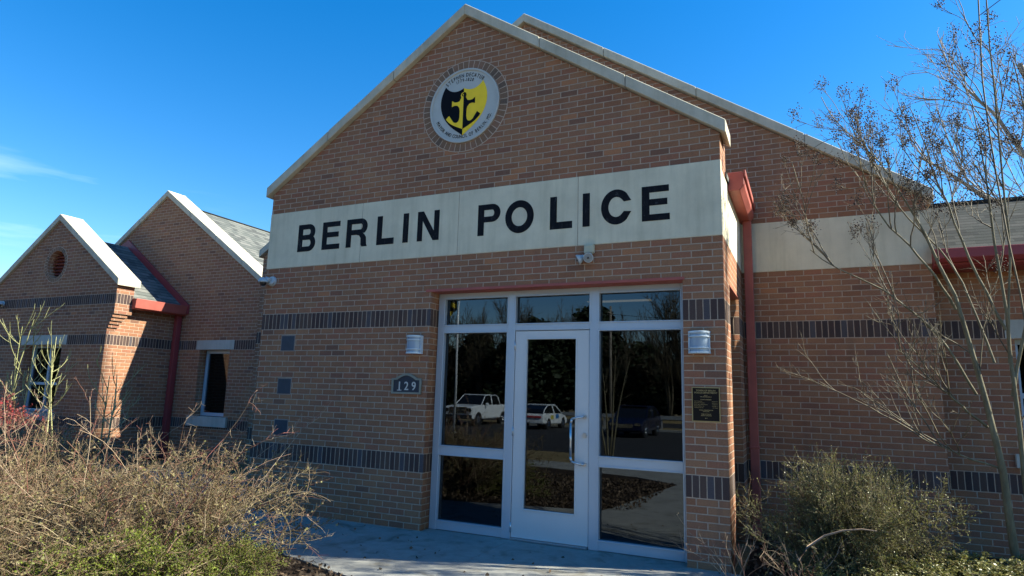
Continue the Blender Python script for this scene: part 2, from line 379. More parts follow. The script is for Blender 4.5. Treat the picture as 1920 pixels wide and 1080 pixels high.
# front block, gable facing the camera
zt = 6.02; ax = -2.526
gl, ga, gr = slopes(ax, zt, XL, W, SL)
me = plate([[(XL, -.1), (X0, -.1), (X0, 2.642), (0, 2.642), (0, -.1), (W, -.1), gr, ga, gl]], .3, front(0, .3))
front_wall = link('gable_wall', me, 'brick', bld)
front_wall['label'] = 'front gable wall over the entrance'
def coping(axx, azz, xl, xr, s, y0, y1, parent, nseg=3, th=.135, mat='coping'):
    """stone coping following both rakes, in lengths with open joints over a mortar core"""
    mb = MB(); core = MB()
    for sgn, xe in ((-1, xl), (1, xr)):
        L = abs(xe-axx)
        for i in range(nseg):
            a = i/nseg*L+(.0 if i == 0 else .004); b = (i+1)/nseg*L-(.004 if i < nseg-1 else 0)
            xa = axx+sgn*a; xb = axx+sgn*b; za = azz-a*s; zb = azz-b*s
            jj = random.uniform(-.003, .003)
            mb.prism([(xa, za-th), (xb, zb-th), (xb, zb), (xa, za)], 'y', y0+jj, y1, 0)
        core.prism([(axx, azz-th+.01), (xe-sgn*.02, azz-(L-.02)*s-th+.01), (xe-sgn*.02, azz-(L-.02)*s-.012), (axx, azz-.012)], 'y', y0+.012, y1-.012, 0)
    o = mb.build('coping', mat, parent, bevel=.006)
    c = core.build('coping_joint', 'mortar', parent)
    return o
coping(ax, 6.165, -5.515, .445, SL, -.062, .36, bld, 3)

# side wall of the front block with its tall opening
me = plate([[(.3, -.1), (.5, -.1), (.5, 2.642), (1.45, 2.642), (1.45, -.1), (2.0, -.1), (2.0, 3.72), (.45, 3.72), (.45, gr[1]), (.3, gr[1])]], .3, sidex(W, .3))
o = link('side_wall', me, 'brick', bld); o['label'] = 'sunlit side wall of the entrance block'
me = plate([[(.3, -.1), (2.0, -.1), (2.0, 4.0), (.3, 4.0)]], .3, lambda a, b, c: (XL+c, a, b))
link('side_wall', me, 'brick', bld)
# side window in the opening
sw = MB(); xq = .13
for a, b in ((.5, .56), (1.39, 1.45), (.94, .99)): sw.box(xq-.05, xq, a, b, 0, 2.642)
for a, b in ((0.0, .1), (2.56, 2.642), (2.16, 2.24), (.82, .9)): sw.box(xq-.052, xq-.002, .56, 1.39, a, b)
wf = sw.build('window', 'alum', bld); wf['label'] = 'side window in the entrance block'
link('pane', plate([rect(.5, 1.45, 0, 2.6)], .006, sidex(xq-.02, .006)), 'glass', wf)
MB().box(.09, W+.006, .49, 1.46, 2.634, 2.644).build('lintel_plate', 'red', bld)

# sign band
bt = 3.8027; bb = 3.048
segs = [(XL-.004, -3.905), (-3.905, -2.52), (-2.52, -1.07), (-1.07, W+.004)]
mb = MB()
for i, (a, b) in enumerate(segs):
    mb.box(a+(.003 if i else 0), b-(.003 if i < 3 else 0), -.006, .05, bb, bt)
mb2 = MB().box(W-.05, W+.0042, .0502, 2.0, bb, 3.72)
band = mb.build('sign_band', 'stone', bld, bevel=.0025)
mb2.build('stone_band', 'stone', bld)
MB().box(XL-.002, W+.001, -.003, .048, bb+.002, bt-.002).build('band_joint', 'mortar', bld)

# letters: outlines from strokes and arcs
def arc(cx, cy, rx, ry, a0, a1, n=18): return [(cx+rx*math.cos(R(a0+(a1-a0)*i/n)), cy+ry*math.sin(R(a0+(a1-a0)*i/n))) for i in range(n+1)]
def glyph(ch, w, h, t):
    if ch == 'I': return [[(0, 0), (t, 0), (t, h), (0, h)]]
    if ch == 'L': return [[(0, 0), (w, 0), (w, t), (t, t), (t, h), (0, h)]]
    if ch == 'E':
        m = h*.53; q = t*.86
        return [[(0, 0), (w, 0), (w, q), (t, q), (t, m-q/2), (w*.92, m-q/2), (w*.92, m+q/2), (t, m+q/2), (t, h-q), (w*.98, h-q), (w*.98, h), (0, h)]]
    if ch == 'N': return [[(0, 0), (t*.92, 0), (t*.92, h*.68), (w-t*1.05, 0), (w, 0), (w, h), (w-t*.92, h), (w-t*.92, h*.32), (t*1.05, h), (0, h)]]
    if ch == 'O': return [arc(w/2, h/2, w/2, h/2+.006, 0, 360, 40)[:-1], arc(w/2, h/2, w/2-t, h/2-t*.95, 0, 360, 40)[:-1]]
    if ch == 'C':
        o = arc(w/2, h/2, w/2, h/2+.006, 40, 320, 34); i = arc(w/2, h/2, w/2-t, h/2-t*.95, 320, 40, 34)
        o[0] = (w*.985, h*.66); o[-1] = (w*.985, h*.34); i[0] = (w-t*1.05, h*.36); i[-1] = (w-t*1.05, h*.64)
        return [o+i]
    if ch == 'P':
        b = h*.42; r = (h-b)/2
        return [[(0, 0), (t, 0), (t, b)]+arc(w-r, b+r, r, r, -90, 90)+[(0, h)], [(t, b+t*.85)]+[(t, h-t*.85)]+arc(w-r, b+r, r-t, r-t*.85, 90, -90, 12)]
    if ch == 'R':
        b = h*.43; r = (h-b)/2
        return [[(0, 0), (t, 0), (t, b)]+[(w*.48, b), (w*.62, b-.012), (w*.70, h*.30), (w*.72, .03), (w*.76, 0), (w*1.02, 0), (w*.98, .03), (w*.95, h*.33), (w*.88, b-.005), (w*.80, b+.018)]+arc(w-r, b+r, r, r, -55, 90)+[(0, h)],
                [(t, b+t*.85), (t, h-t*.85)]+arc(w-r-.0, b+r, r-t, r-t*.85, 90, -90, 12)]
    if ch == 'B':
        m = h*.52; r1 = (h-m+t*.42)/2; r2 = (m+t*.42)/2
        return [[(0, 0)]+arc(w-r2, r2, r2, r2, -90, 50, 14)+arc(w*.96-r1, h-r1, r1, r1, -42, 90, 14)+[(0, h)],
                [(t, t*.85), (t, m-t*.42)]+arc(w-r2, r2, r2-t, r2-t*.85, 90, -90, 12), [(t, m+t*.42), (t, h-t*.85)]+arc(w*.96-r1, h-r1, r1-t, r1-t*.85, 90, -90, 12)]
LET = [('B', -4.927, -4.633), ('E', -4.521, -4.235), ('R', -4.133, -3.811), ('L', -3.664, -3.409), ('I', -3.281, -3.193), ('N', -3.076, -2.775),
       ('P', -2.263, -1.981), ('O', -1.919, -1.575), ('L', -1.385, -1.132), ('I', -1.016, -.94), ('C', -.815, -.492), ('E', -.389, -.11)]
for ch, a, b in LET:
    g = glyph(ch, b-a, .362, .078)
    me = plate([[(x+a, z+3.245) for x, z in s] for s in g], .006, front(-.0085, .006))
    l = link('letter', me, 'black', band); l['label'] = 'black letter '+ch

# front block roof and the fascia / gutter box on its right eave
def roof(parent, ridge, eave_x, eave_z, y0, y1, th=.05, mat='shingle'):
    """one roof slope whose ridge runs along Y: ridge=(x,z)"""
    rx, rz = ridge; L = math.hypot(rx-eave_x, rz-eave_z); nx = (rz-eave_z)/L; nz = abs(rx-eave_x)/L
    me = bpy.data.meshes.new('roof_slope')
    vs = [(rx, y0, rz), (eave_x, y0, eave_z), (eave_x, y1, eave_z), (rx, y1, rz)]
    vs += [(x, y, z-th) for x, y, z in vs]
    me.from_pydata(vs, [], [(0, 1, 2, 3), (7, 6, 5, 4), (0, 4, 5, 1), (1, 5, 6, 2), (2, 6, 7, 3), (3, 7, 4, 0)])
    uv = me.uv_layers.new()
    for lp in me.loops:
        v = vs[lp.vertex_index]; uv.data[lp.index].uv = (v[1], -math.hypot(v[0]-rx, v[2]-rz) if lp.vertex_index < 4 else -math.hypot(v[0]-rx, v[2]-rz+th))
    bm = bmesh.new(); bm.from_mesh(me); bmesh.ops.recalc_face_normals(bm, faces=bm.faces); bm.to_mesh(me); bm.free()
    return link('roof', me, mat, parent)
roof(bld, (ax, 5.66), .40, 5.66-(.40-ax)*.64, .361, 2.0)
roof(bld, (ax, 5.80), -5.55, 5.80-(5.55+ax)*.64, .361, 2.0)
g = MB()
g.prism([(.385, 3.66), (.50, 3.66), (.545, 3.72), (.545, 3.845), (.53, 3.86), (.385, 3.86)], 'y', .58, 1.94)
g.box(.546, .566, .575, 1.93, 3.80, 3.875)
gut = g.build('gutter', 'red', bld, bevel=.004)
d = MB(); d.box(.42, .515, 1.83, 1.93, .12, 3.66); d.box(.412, .523, 1.822, 1.938, 2.05, 2.08); d.box(.412, .523, 1.822, 1.938, .95, .98)
d.prism([(1.83, .12), (1.93, .12), (1.93, .05), (1.55, -.0), (1.52, .06), (1.8, .12)], 'x', .42, .515)
ds = d.build('downspout', 'red', bld, bevel=.004)
# big gable behind (plane Y = 2)
YB = 2.0; XB0 = -7.65; XB1 = 2.36; axb = -2.652; zb = 7.12
bl, ba, br = slopes(axb, zb, XB0, XB1, SL)
o = link('gable_wall', plate([[(XB0, -.1), (XB1, -.1), br, ba, bl]], .3, front(YB, .3)), 'brick', bld); o['label'] = 'larger gable wall rising behind the entrance block'
coping(axb, 7.27, XB0-.06, XB1+.06, SL, YB-.06, YB+.36, bld, 4)
MB().box(W+.005, XB1+.004, YB-.006, YB+.05, bb, 3.66).build('stone_band', 'stone', bld)
roof(bld, (axb, 6.93), XB1+.02, 6.93-(XB1+.02-axb)*.667, YB+.361, 15)
roof(bld, (axb, 6.93), XB0-.3, 6.93-(axb-XB0+.3)*.667, YB+.361, 15)
link('side_wall', plate([[(2.3, -.1), (15, -.1), (15, 3.6), (2.3, 3.6)]], .3, lambda a, b, c: (XB0+c, a, b)), 'brick', bld)

# right wing
YR = 2.3
hole = rect(3.1, 4.35, 1.02, 2.235)
o = link('wing_wall', plate([[(XB1, -.1), (9, -.1), (9, 3.06), (XB1, 3.06)], hole], .3, front(YR, .3)), 'brick', bld); o['label'] = 'low wing wall at the right behind the bare tree'
MB().box(3.02, 4.43, YR-.004, YR+.1, 2.2355, 2.4375).build('lintel', 'lintel', bld, bevel=.003)
MB().box(3.0, 4.45, YR-.05, YR+.1, .88, 1.02).build('sill', 'lintel', bld, bevel=.003)
def window(x0, x1, z0, z1, y, cols, rows, parent, fw=.055, label=None, mat='bluewin', t=.06):
    w = MB()
    w.box(x0, x0+fw, y, y+t, z0, z1); w.box(x1-fw, x1, y, y+t, z0, z1)
    w.box(x0+fw, x1-fw, y+.001, y+t-.001, z1-fw, z1); w.box(x0+fw, x1-fw, y+.001, y+t-.001, z0, z0+fw)
    for i in range(1, cols): xm = x0+(x1-x0)*i/cols; w.box(xm-fw*.6, xm+fw*.6, y+.001, y+t-.001, z0+fw, z1-fw)
    for f in rows:
        zm = z0+(z1-z0)*f
        for i in range(cols):
            a = x0+(x1-x0)*i/cols+fw*(.6 if i else 1); b = x0+(x1-x0)*(i+1)/cols-fw*(.6 if i < cols-1 else 1)
            w.box(a, b, y+.003, y+t-.003, zm-fw*.5, zm+fw*.5)
    o = w.build('window', mat, parent, bevel=.003)
    if label: o['label'] = label
    link('pane', plate([rect(x0+.02, x1-.02, z0+.02, z1-.02)], .006, front(y+t*.5, .006)), 'glass', o)
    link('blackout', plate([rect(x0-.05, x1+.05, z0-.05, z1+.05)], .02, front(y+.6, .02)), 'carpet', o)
    return o
window(3.1, 4.35, 1.02, 2.235, YR+.14, 2, (.5,), bld, label='window of the right wing, half hidden by the bare tree')
# eave, fascia and gutter of the right wing, roof rising to a ridge along X
f = MB(); f.prism([(1.90, 3.16), (1.90, 3.0), (1.97, 2.975), (2.28, 2.975), (2.28, 3.16)], 'x', XB1+.005, 9)
f.prism([(1.80, 3.165), (1.80, 3.06), (1.84, 3.02), (1.898, 3.02), (1.898, 3.165)], 'x', XB1+.005, 9)
o = f.build('gutter', 'darkred', bld, bevel=.004); o['label'] = 'dark red gutter of the right wing'
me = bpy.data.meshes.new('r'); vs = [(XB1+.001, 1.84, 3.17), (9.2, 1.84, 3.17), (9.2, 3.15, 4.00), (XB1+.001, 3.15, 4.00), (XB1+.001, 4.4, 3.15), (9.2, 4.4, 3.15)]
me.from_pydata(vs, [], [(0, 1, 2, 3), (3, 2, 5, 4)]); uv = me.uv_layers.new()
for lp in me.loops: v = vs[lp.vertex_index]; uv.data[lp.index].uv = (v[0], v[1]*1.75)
o = link('roof', me, 'shingleshade', bld); o['label'] = 'grey shingle roof of the right wing'
MB().tube([(XB1, 3.15, 4.01), (9.2, 3.15, 4.01)], .03, 6).build('ridge_cap', 'shingle', bld)

# left wings -------------------------------------------------
Y1 = 1.8; X1 = -11.46; ax1 = -13.47; s1 = .68; zc1 = 5.07
L1 = slopes(ax1, zc1-.145, -15.6, X1, s1)
win1 = rect(-14.1, -12.83, .86, 2.238)
vc = (-13.45, 3.96)
o = link('gable_wall', plate([[(-15.6, -.3), (X1, -.3), L1[2], L1[1], L1[0]], win1, circ(vc[0], vc[1], .30)], .3, front(Y1, .3)), 'brick3', bld); o['label'] = 'leftmost gable wall with a round louvre'
o = link('side_wall', plate([[(Y1+.3, -.3), (3.35, -.3), (3.35, 3.1), (Y1+.3, 3.1)]], .3, sidex(X1, .3)), 'brick', bld); o['label'] = 'half sunlit side wall of the leftmost wing'
# kneeler: a projecting block on corbelled courses
k = MB(); z0 = 2.845
k.prism([(X1, z0), (X1+.16, z0), (X1+.16, L1[2][1]-.16*s1), (X1, L1[2][1])], 'y', Y1-.0005, Y1+.36)
for i in range(5): k.box(X1+.0006, X1+.16-.031*(i+1), Y1-.0003, Y1+.33-.03*(i+1), z0-H*(i+1), z0-H*i-.007)
k.build('kneeler', 'brick3', bld)
coping(ax1, zc1, -15.9, X1+.235, s1, Y1-.05, Y1+.43, bld, 3, .14)
# rings of brick and louvre
def ringof(cx, cz, r0, r1, n, y, parent, t=.02):
    rb = MB()
    for i in range(n):
        a0 = 2*math.pi*(i+.07)/n; a1 = 2*math.pi*(i+.93)/n; am = (a0+a1)/2
        rb.prism([(cx+r*math.cos(a), cz+r*math.sin(a)) for r, a in ((r0, a0), (r1, a0), (r1, am), (r1, a1), (r0, a1), (r0, am))], 'y', y-.004, y+t)
    me = rb.mesh('ring')
    o = link('brick_ring', me, 'ring', parent)
    m2 = plate([circ(cx, cz, r1+.009, 64), circ(cx, cz, r0-.003, 64)], t, front(y-.002, t)); link('ring_mortar', m2, 'mortarlight', parent)
    return o
ringof(vc[0], vc[1], .305, .385, 34, Y1, bld)
lv = MB()
for i in range(8):
    z = vc[1]-.27+i*.075
    lv.add([(vc[0]-.3, Y1+.10, z), (vc[0]+.3, Y1+.10, z), (vc[0]+.3, Y1+.17, z+.055), (vc[0]-.3, Y1+.17, z+.055), (vc[0]-.3, Y1+.11, z-.012), (vc[0]+.3, Y1+.11, z-.012), (vc[0]+.3, Y1+.18, z+.043), (vc[0]-.3, Y1+.18, z+.043)],
           [(0, 1, 2, 3), (4, 5, 6, 7), (0, 1, 5, 4), (2, 3, 7, 6)])
lv.box(vc[0]-.3, vc[0]+.3, Y1+.2, Y1+.22, vc[1]-.3, vc[1]+.3)
lv.build('louvre', 'redlouvre', bld)
MB().box(-14.28, -12.69, Y1-.006, Y1+.12, 2.2405, 2.4375).build('lintel', 'lintel', bld, bevel=.003)
MB().box(-14.2, -12.74, Y1-.04, Y1+.12, .70, .86).build('sill', 'lintel', bld, bevel=.003)
window(-14.1, -12.83, .86, 2.238, Y1+.16, 2, (.42,), bld, label='pale blue window of the leftmost wing')
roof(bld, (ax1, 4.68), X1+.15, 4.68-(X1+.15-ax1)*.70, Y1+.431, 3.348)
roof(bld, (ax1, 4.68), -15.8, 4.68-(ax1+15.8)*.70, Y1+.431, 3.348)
ge = MB(); ge.prism([(X1+.12, 3.19), (X1+.12, 3.0), (X1+.20, 2.97), (X1+.27, 3.0), (X1+.29, 3.19)], 'y', 2.14, 3.345); ge.box(X1+.001, X1+.119, 2.17, 3.345, 2.99, 3.06)
ge.build('gutter', 'red', bld, bevel=.004)
MB().box(X1+.03, X1+.14, 3.22, 3.33, -.1, 3.04).build('downspout', 'darkred', bld, bevel=.004)
fl = MB(); fz = lambda x: 4.68-(x-ax1)*.70
fl.prism([(ax1-.25, fz(ax1)-.10), (ax1, fz(ax1)-.0), (X1+.31, fz(X1+.31)-.04), (X1+.31, fz(X1+.31)+.16), (ax1, fz(ax1)+.17), (ax1-.25, fz(ax1)+.05)], 'y', 3.31, 3.3485)
fl.build('flashing', 'darkred', bld)
# second left gable
Y2 = 3.35; X2 = -9.0; ax2 = -12.27; s2 = .69; zc2 = 5.95
L2 = slopes(ax2, zc2-.145, -15.5, X2, s2)
win2 = rect(-10.68, -9.8, .86, 2.238)
o = link('gable_wall', plate([[(-15.5, -.3), (X2, -.3), L2[2], L2[1], L2[0]], win2], .3, front(Y2, .3)), 'brick', bld); o['label'] = 'taller left gable wall behind the leftmost wing'
link('side_wall', plate([[(Y2+.3, -.3), (15, -.3), (15, 3.3), (Y2+.3, 3.3)]], .3, sidex(X2, .3)), 'brick', bld)
k = MB(); k.box(X2+.0005, X2+.16, Y2-.0005, Y2+.33, 2.845, 3.5)
for i in range(5): k.box(X2+.0006, X2+.16-.031*(i+1), Y2-.0003, Y2+.33-.03*(i+1), z0-H*(i+1), z0-H*i-.007)
k.build('kneeler', 'brick', bld)
coping(ax2, zc2, -15.8, X2+.22, s2, Y2-.05, Y2+.42, bld, 4, .14)
roof(bld, (ax2, 5.70), X2+.45, 5.70-(X2+.45-ax2)*s2, Y2+.421, 15)
roof(bld, (ax2, 5.70), -15.8, 5.70-(ax2+15.8)*s2, Y2+.421, 15)
MB().tube([(ax2, Y2+.43, 5.71), (ax2, 15, 5.71)], .025, 6).build('ridge_cap', 'shingle', bld)
MB().box(-10.8, -9.69, Y2-.006, Y2+.12, 2.2405, 2.4375).build('lintel', 'lintel', bld, bevel=.003)
MB().box(-10.82, -9.67, Y2-.05, Y2+.12, .655, .86).build('sill', 'lintel', bld, bevel=.003)
window(-10.68, -9.8, .86, 2.238, Y2+.17, 1, (), bld, fw=.07, label='narrow window between the left downspout and the entrance block')

# slate tiles set in the wall left of the entrance
for z in (1.964, 1.42, .91):
    x = -5.06
    t = MB().box(x, x+.21, -.004, .05, z, z+.185).build('wall_tile', 'tile', bld)
    MB().box(x-.012, x+.222, -.0018, .048, z-.012, z+.197).build('tile_mortar', 'mortar', t)

# entrance: red lintel plate, frame, panes, door
MB().box(X0-.07, .02, -.012, .02, 2.632, 2.660).build('lintel_plate', 'red', bld)
MB().box(X0+.003, -.003, .02, .25, 2.6305, 2.6415).build('soffit_plate', 'red', bld)
YF = .17
def sc(x, x0=1.0523, y0=-6.148): return x0+(x-x0)*(YF-y0)/(.1-y0)     # measured at 0.10, stands at 0.17
def scz(z): return 1.5+(z-1.5)*(YF+6.148)/(.1+6.148)
V = [X0, sc(-2.706), sc(-1.905), sc(-1.81), sc(-.965), sc(-.862), -.05, 0]
ZZ = [0.0, .10, .80, .905, 2.17, 2.262, 2.565, 2.63]
fr = MB(); t0, t1 = YF, YF+.11
fr.box(V[0]+.002, V[1], t0, t1, 0, ZZ[7]); fr.box(V[2], V[3], t0, t1, 0, ZZ[7]); fr.box(V[4], V[5], t0, t1, 0, ZZ[7]); fr.box(V[6], V[7]-.002, t0, t1, 0, ZZ[7])
for a, b in ((V[1], V[2]), (V[5], V[6])):
    fr.box(a, b, t0+.001, t1-.001, .004, ZZ[1]); fr.box(a, b, t0+.001, t1-.001, ZZ[2], ZZ[3])
    fr.box(a, b, t0+.001, t1-.001, ZZ[4], ZZ[5]); fr.box(a, b, t0+.001, t1-.001, ZZ[6], ZZ[7])
fr.box(V[3], V[4], t0+.001, t1-.001, ZZ[4]+.015, ZZ[5]); fr.box(V[3], V[4], t0+.001, t1-.001, ZZ[6], ZZ[7])
frame = fr.build('entrance_frame', 'alum', bld, bevel=.003)
bead = MB()
def beads(x0, x1, z0, z1, y=YF-.008, w=.014):
    bead.box(x0, x0+w, y, y+.05, z0, z1); bead.box(x1-w, x1, y, y+.05, z0, z1)
    bead.box(x0+w, x1-w, y+.0006, y+.05, z0, z0+w); bead.box(x0+w, x1-w, y+.0006, y+.05, z1-w, z1)
PAN = []
for a, b in ((V[1], V[2]), (V[5], V[6])): PAN += [(a, b, ZZ[1], ZZ[2]), (a, b, ZZ[3], ZZ[4]), (a, b, ZZ[5], ZZ[6])]
PAN.append((V[3], V[4], ZZ[5], ZZ[6]))
for a, b, c, d_ in PAN:
    beads(a-.012, b+.012, c-.012, d_+.012)
    link('pane', plate([rect(a-.001, b+.001, c-.001, d_+.001)], .008, front(YF+.05, .008)), 'glass', frame)
bead.build('glazing_bead', 'alum', frame, bevel=.002)
# door leaf
dx0, dx1, dz0, dz1 = V[3]+.006, V[4]-.006, .022, ZZ[4]+.008
gx0, gx1, gz0, gz1 = sc(-1.671), sc(-1.112), .315, 2.09
me = plate([rect(dx0, dx1, dz0, dz1), rect(gx0, gx1, gz0, gz1)], .045, front(YF+.012, .045))
door = link('door', me, 'alumdoor', bld); door['label'] = 'white aluminium glass door'
bd = MB()
for a in ((gx0-.012, gx0+.002, gz0-.012, gz1+.012), (gx1-.002, gx1+.012, gz0-.012, gz1+.012), (gx0+.002, gx1-.002, gz0-.012, gz0+.002), (gx0+.002, gx1-.002, gz1-.002, gz1+.012)):
    bd.box(a[0], a[1], YF+.004, YF+.03, a[2], a[3])
bd.build('glazing_bead', 'alumdoor', door, bevel=.002)
link('pane', plate([rect(gx0, gx1, gz0, gz1)], .008, front(YF+.03, .008)), 'glass', door)
hx = sc(-1.012); hp = [(hx, YF+.02, 1.285), (hx-.02, YF-.05, 1.285), (hx-.115, YF-.062, 1.262), (hx-.125, YF-.064, 1.22), (hx-.125, YF-.064, .885), (hx-.115, YF-.062, .838), (hx-.02, YF-.05, .812), (hx, YF+.02, .812)]
MB().tube(hp, .0125, 10).cyl((hx, YF+.012, 1.285), (hx, YF+.002, 1.285), .022).cyl((hx, YF+.012, .812), (hx, YF+.002, .812), .022).build('handle', 'steel', door)
MB().cyl((hx+.0, YF+.012, 1.10), (hx+.0, YF-.004, 1.10), .024).cyl((hx, YF-.004, 1.10), (hx, YF-.008, 1.10), .014).build('lock', 'steel', door)
MB().box(dx0, dx1, YF-.03, YF+.012, .003, .018).build('threshold', 'steel', bld)
for z in (.12, 1.1, 2.02):
    MB().cyl((dx0-.004, YF+.004, z-.05), (dx0-.004, YF+.004, z+.05), .009, .009, 10).build('hinge', 'steel', door)
# dark room behind the glass
room = MB()
room.add([(XL+.31, .32, -.02), (W-.31, .32, -.02), (W-.31, 1.99, -.02), (XL+.31, 1.99, -.02)], [(0, 1, 2, 3)])
room.box(XL+.32, .06, 5.5, 5.6, 0, 3); 
link('interior_floor', MB().box(XL+.31, .065, .285, 7, -.05, -.01).mesh('f'), 'carpet', bld)
link('interior_ceiling', MB().box(XL+.31, .065, .302, 1.99, 2.72, 2.76).mesh('f'), 'interior', bld)
link('interior_wall', MB().box(XL+.31, .065, 1.9, 1.98, 0, 2.715).mesh('f'), 'interior', bld)
lt = MB().box(-1.35, -.55, 1.1, 1.25, 2.63, 2.70).mesh('f'); o = link('ceiling_light', lt, 'galv', bld)
link('lit_tube', MB().box(-1.33, -.57, 1.12, 1.23, 2.622, 2.629).mesh('f'), 'tube', o)

# ------------------------------------------------------------------ things on the walls
# the town seal
seal = empty('town_seal', (-2.505, -.02, 4.86), label='round pale grey shield and anchor seal set in the gable brickwork', cat='emblem')
sx, sz, sr = -2.505, 4.862, .462
link('disc', plate([circ(sx, sz, sr, 72)], .02, front(-.012, .02)), 'sealgrey', seal)
link('rim', plate([circ(sx, sz, sr+.003, 72), circ(sx, sz, sr-.018, 72)], .032, front(-.026, .032)), 'sealgrey', seal)
ro = ringof(sx, sz, sr+.012, sr+.105, 46, 0, bld, .02)
def arctext(txt, r, a0, a1, size, flip=False):
    ms = []; n = len(txt)
    wd = {'I': .45, ' ': .55, ',': .4, '.': .4, '1': .65, '-': .6, 'M': 1.25, 'J': .7, 'L': .85, 'E': .85, 'W': 1.3}
    tot = sum(wd.get(c, 1) for c in txt); acc = 0
    for c in txt:
        wc = wd.get(c, 1); a = a0+(a1-a0)*(acc+wc/2)/tot; acc += wc
        if c == ' ': continue
        rot = a-90 if not flip else a+90
        ca, sa = math.cos(R(rot)), math.sin(R(rot)); cx, cz = sx+r*math.cos(R(a)), sz+r*math.sin(R(a))
        ms.append(textmesh(c, size, .003, lambda x, y, z: (cx+x*.7*ca-y*sa, -.0155+z, cz+x*.7*sa+y*ca)))
    return ms
for ms in (arctext('STEPHEN DECATUR', .385, 132, 48, .068), arctext('1779-1820', .325, 112, 68, .06), arctext('MAYOR AND COUNCIL OF BERLIN, MD.', .39, 203, 337, .062, True)):
    link('inscription', joinme('t', ms), 'navy', seal)
def bez(pts, n=10):
    out = []
    for i in range(0, len(pts)-3, 3):
        p = [Vector(q) for q in pts[i:i+4]]
        for j in range(n): t = j/n; out.append(tuple(p[0]*(1-t)**3+p[1]*3*t*(1-t)**2+p[2]*3*t*t*(1-t)+p[3]*t**3))
    out.append(tuple(pts[-1])); return out
# half shield, local units: x right of centre, y up
half = [(0, .205)]+bez([(0, .205), (.09, .155), (.17, .175), (.235, .255)])[1:]+bez([(.235, .255), (.325, .10), (.30, -.05), (.20, -.175)])[1:]+bez([(.20, -.175), (.14, -.25), (.06, -.30), (0, -.345)])[1:]
anchor = [(0, .155), (.028, .15), (.04, .118), (.03, .085), (.045, .055), (.075, .045), (.135, .052), (.135, .025), (.14, .098), (.155, .098), (.155, .0)]
anchor = [(0, .158), (.026, .148), (.036, .12), (.028, .095), (.05, .055), (.075, .05), (.11, .052), (.145, .075), (.145, .005), (.11, .015), (.075, .008), (.05, -.02), (.042, -.06), (.042, -.13)]+\
         bez([(.042, -.13), (.045, -.20), (.095, -.205), (.125, -.17)], 6)[1:]+[(.175, -.095), (.215, -.13)]+bez([(.215, -.13), (.16, -.21), (.08, -.235), (.0, -.275)], 8)[1:]
def shp(poly, sgn, y, t): return plate([[(sx-.008+sgn*a*1.08, sz+.0+b*1.08) for a, b in poly]], t, front(y, t))
link('shield', shp(half, -1, -.016, .004), 'navy', seal); link('shield', shp(half, 1, -.016, .004), 'gold', seal)
link('anchor', shp(anchor, -1, -.0185, .002), 'gold', seal); link('anchor', shp(anchor, 1, -.0185, .002), 'navy', seal)
link('anchor_ring', plate([circ(sx-.008, sz+.135, .022, 20), circ(sx-.008, sz+.135, .012, 20)], .002, front(-.0212, .002)), 'navy', seal)

# number plaque
num = empty('house_number_plaque', (-3.105, 0, 1.55), label='arched house number plaque reading 129 left of the door', cat='sign')
def npl(m, d=0): 
    x0, x1, z0, z1 = -3.305+m, -2.905-m, 1.462+m, 1.64-m*.9
    return [(x0, z0), (x1, z0), (x1, z1), (x1-.05, z1)]+[(x1-.05-(x1-x0-.1)*i/12, z1+.052*math.sin(math.pi*i/12)) for i in range(1, 12)]+[(x0+.05, z1), (x0, z1)]
link('frame', plate([npl(0), npl(.022)], .026, front(-.026, .026)), 'numframe', num)
link('panel', plate([npl(.015)], .012, front(-.014, .012)), 'numbg', num)
ms = [textmesh(c, .135, .004, lambda x, y, z, cx=cx: (cx+x*.92, -.0185+z, 1.548+y), bold=.001) for c, cx in (('1', -3.2), ('2', -3.105), ('9', -3.005))]
ms.append(plate([rect(-3.228, -3.17, 1.50, 1.508)], .004, front(-.0187, .004)))
link('digits', joinme('d', ms), 'numlet', num)

# bronze plaque
pq = empty('bronze_plaque', (.196, 0, 1.45), label='black and brass dedication plaque on the right brick pier', cat='sign')
link('frame', plate([rect(.07, .322, 1.293, 1.608), rect(.078, .314, 1.301, 1.600)], .018, front(-.018, .018)), 'brassline', pq)
link('panel', plate([rect(.076, .316, 1.299, 1.602)], .012, front(-.013, .012)), 'bronze', pq)
LN = [('TOWN OF BERLIN', 1.576, .021), ('POLICE DEPARTMENT', 1.556, .021), ('MAYOR', 1.531, .009), ('WM. GEE WILLIAMS, III', 1.519, .010), ('COUNCIL MEMBERS', 1.494, .011),
      ('TOWN ADMINISTRATOR', 1.398, .011), ('LAURA ALLEN', 1.386, .009), ('CHIEF OF POLICE', 1.362, .011), ('ARNOLD DOWNING', 1.349, .010), ('2017', 1.325, .011)]
ms = [textmesh(t, s, .002, lambda x, y, z, zz=zz: (.196+x, -.0155+z, zz+y), bold=.0003) for t, zz, s in LN]
for i, (a, b) in enumerate((('TROY PURNELL', 'DISTRICT 1'), ('ZACKERY TYNDALL', 'DISTRICT 2'), ('ELROY BRITTINGHAM, SR.', 'DISTRICT 3'), ('DEAN BURRELL, SR.', 'DISTRICT 4'), ('THOMAS GULYAS', 'AT LARGE'))):
    ms.append(textmesh(a, .0105, .002, lambda x, y, z, zz=1.478-i*.0145: (.09+x, -.0155+z, zz+y), 'LEFT')); ms.append(textmesh(b, .0105, .002, lambda x, y, z, zz=1.478-i*.0145: (.302+x, -.0155+z, zz+y), 'RIGHT'))
link('inscription', joinme('t', ms), 'brassline', pq)

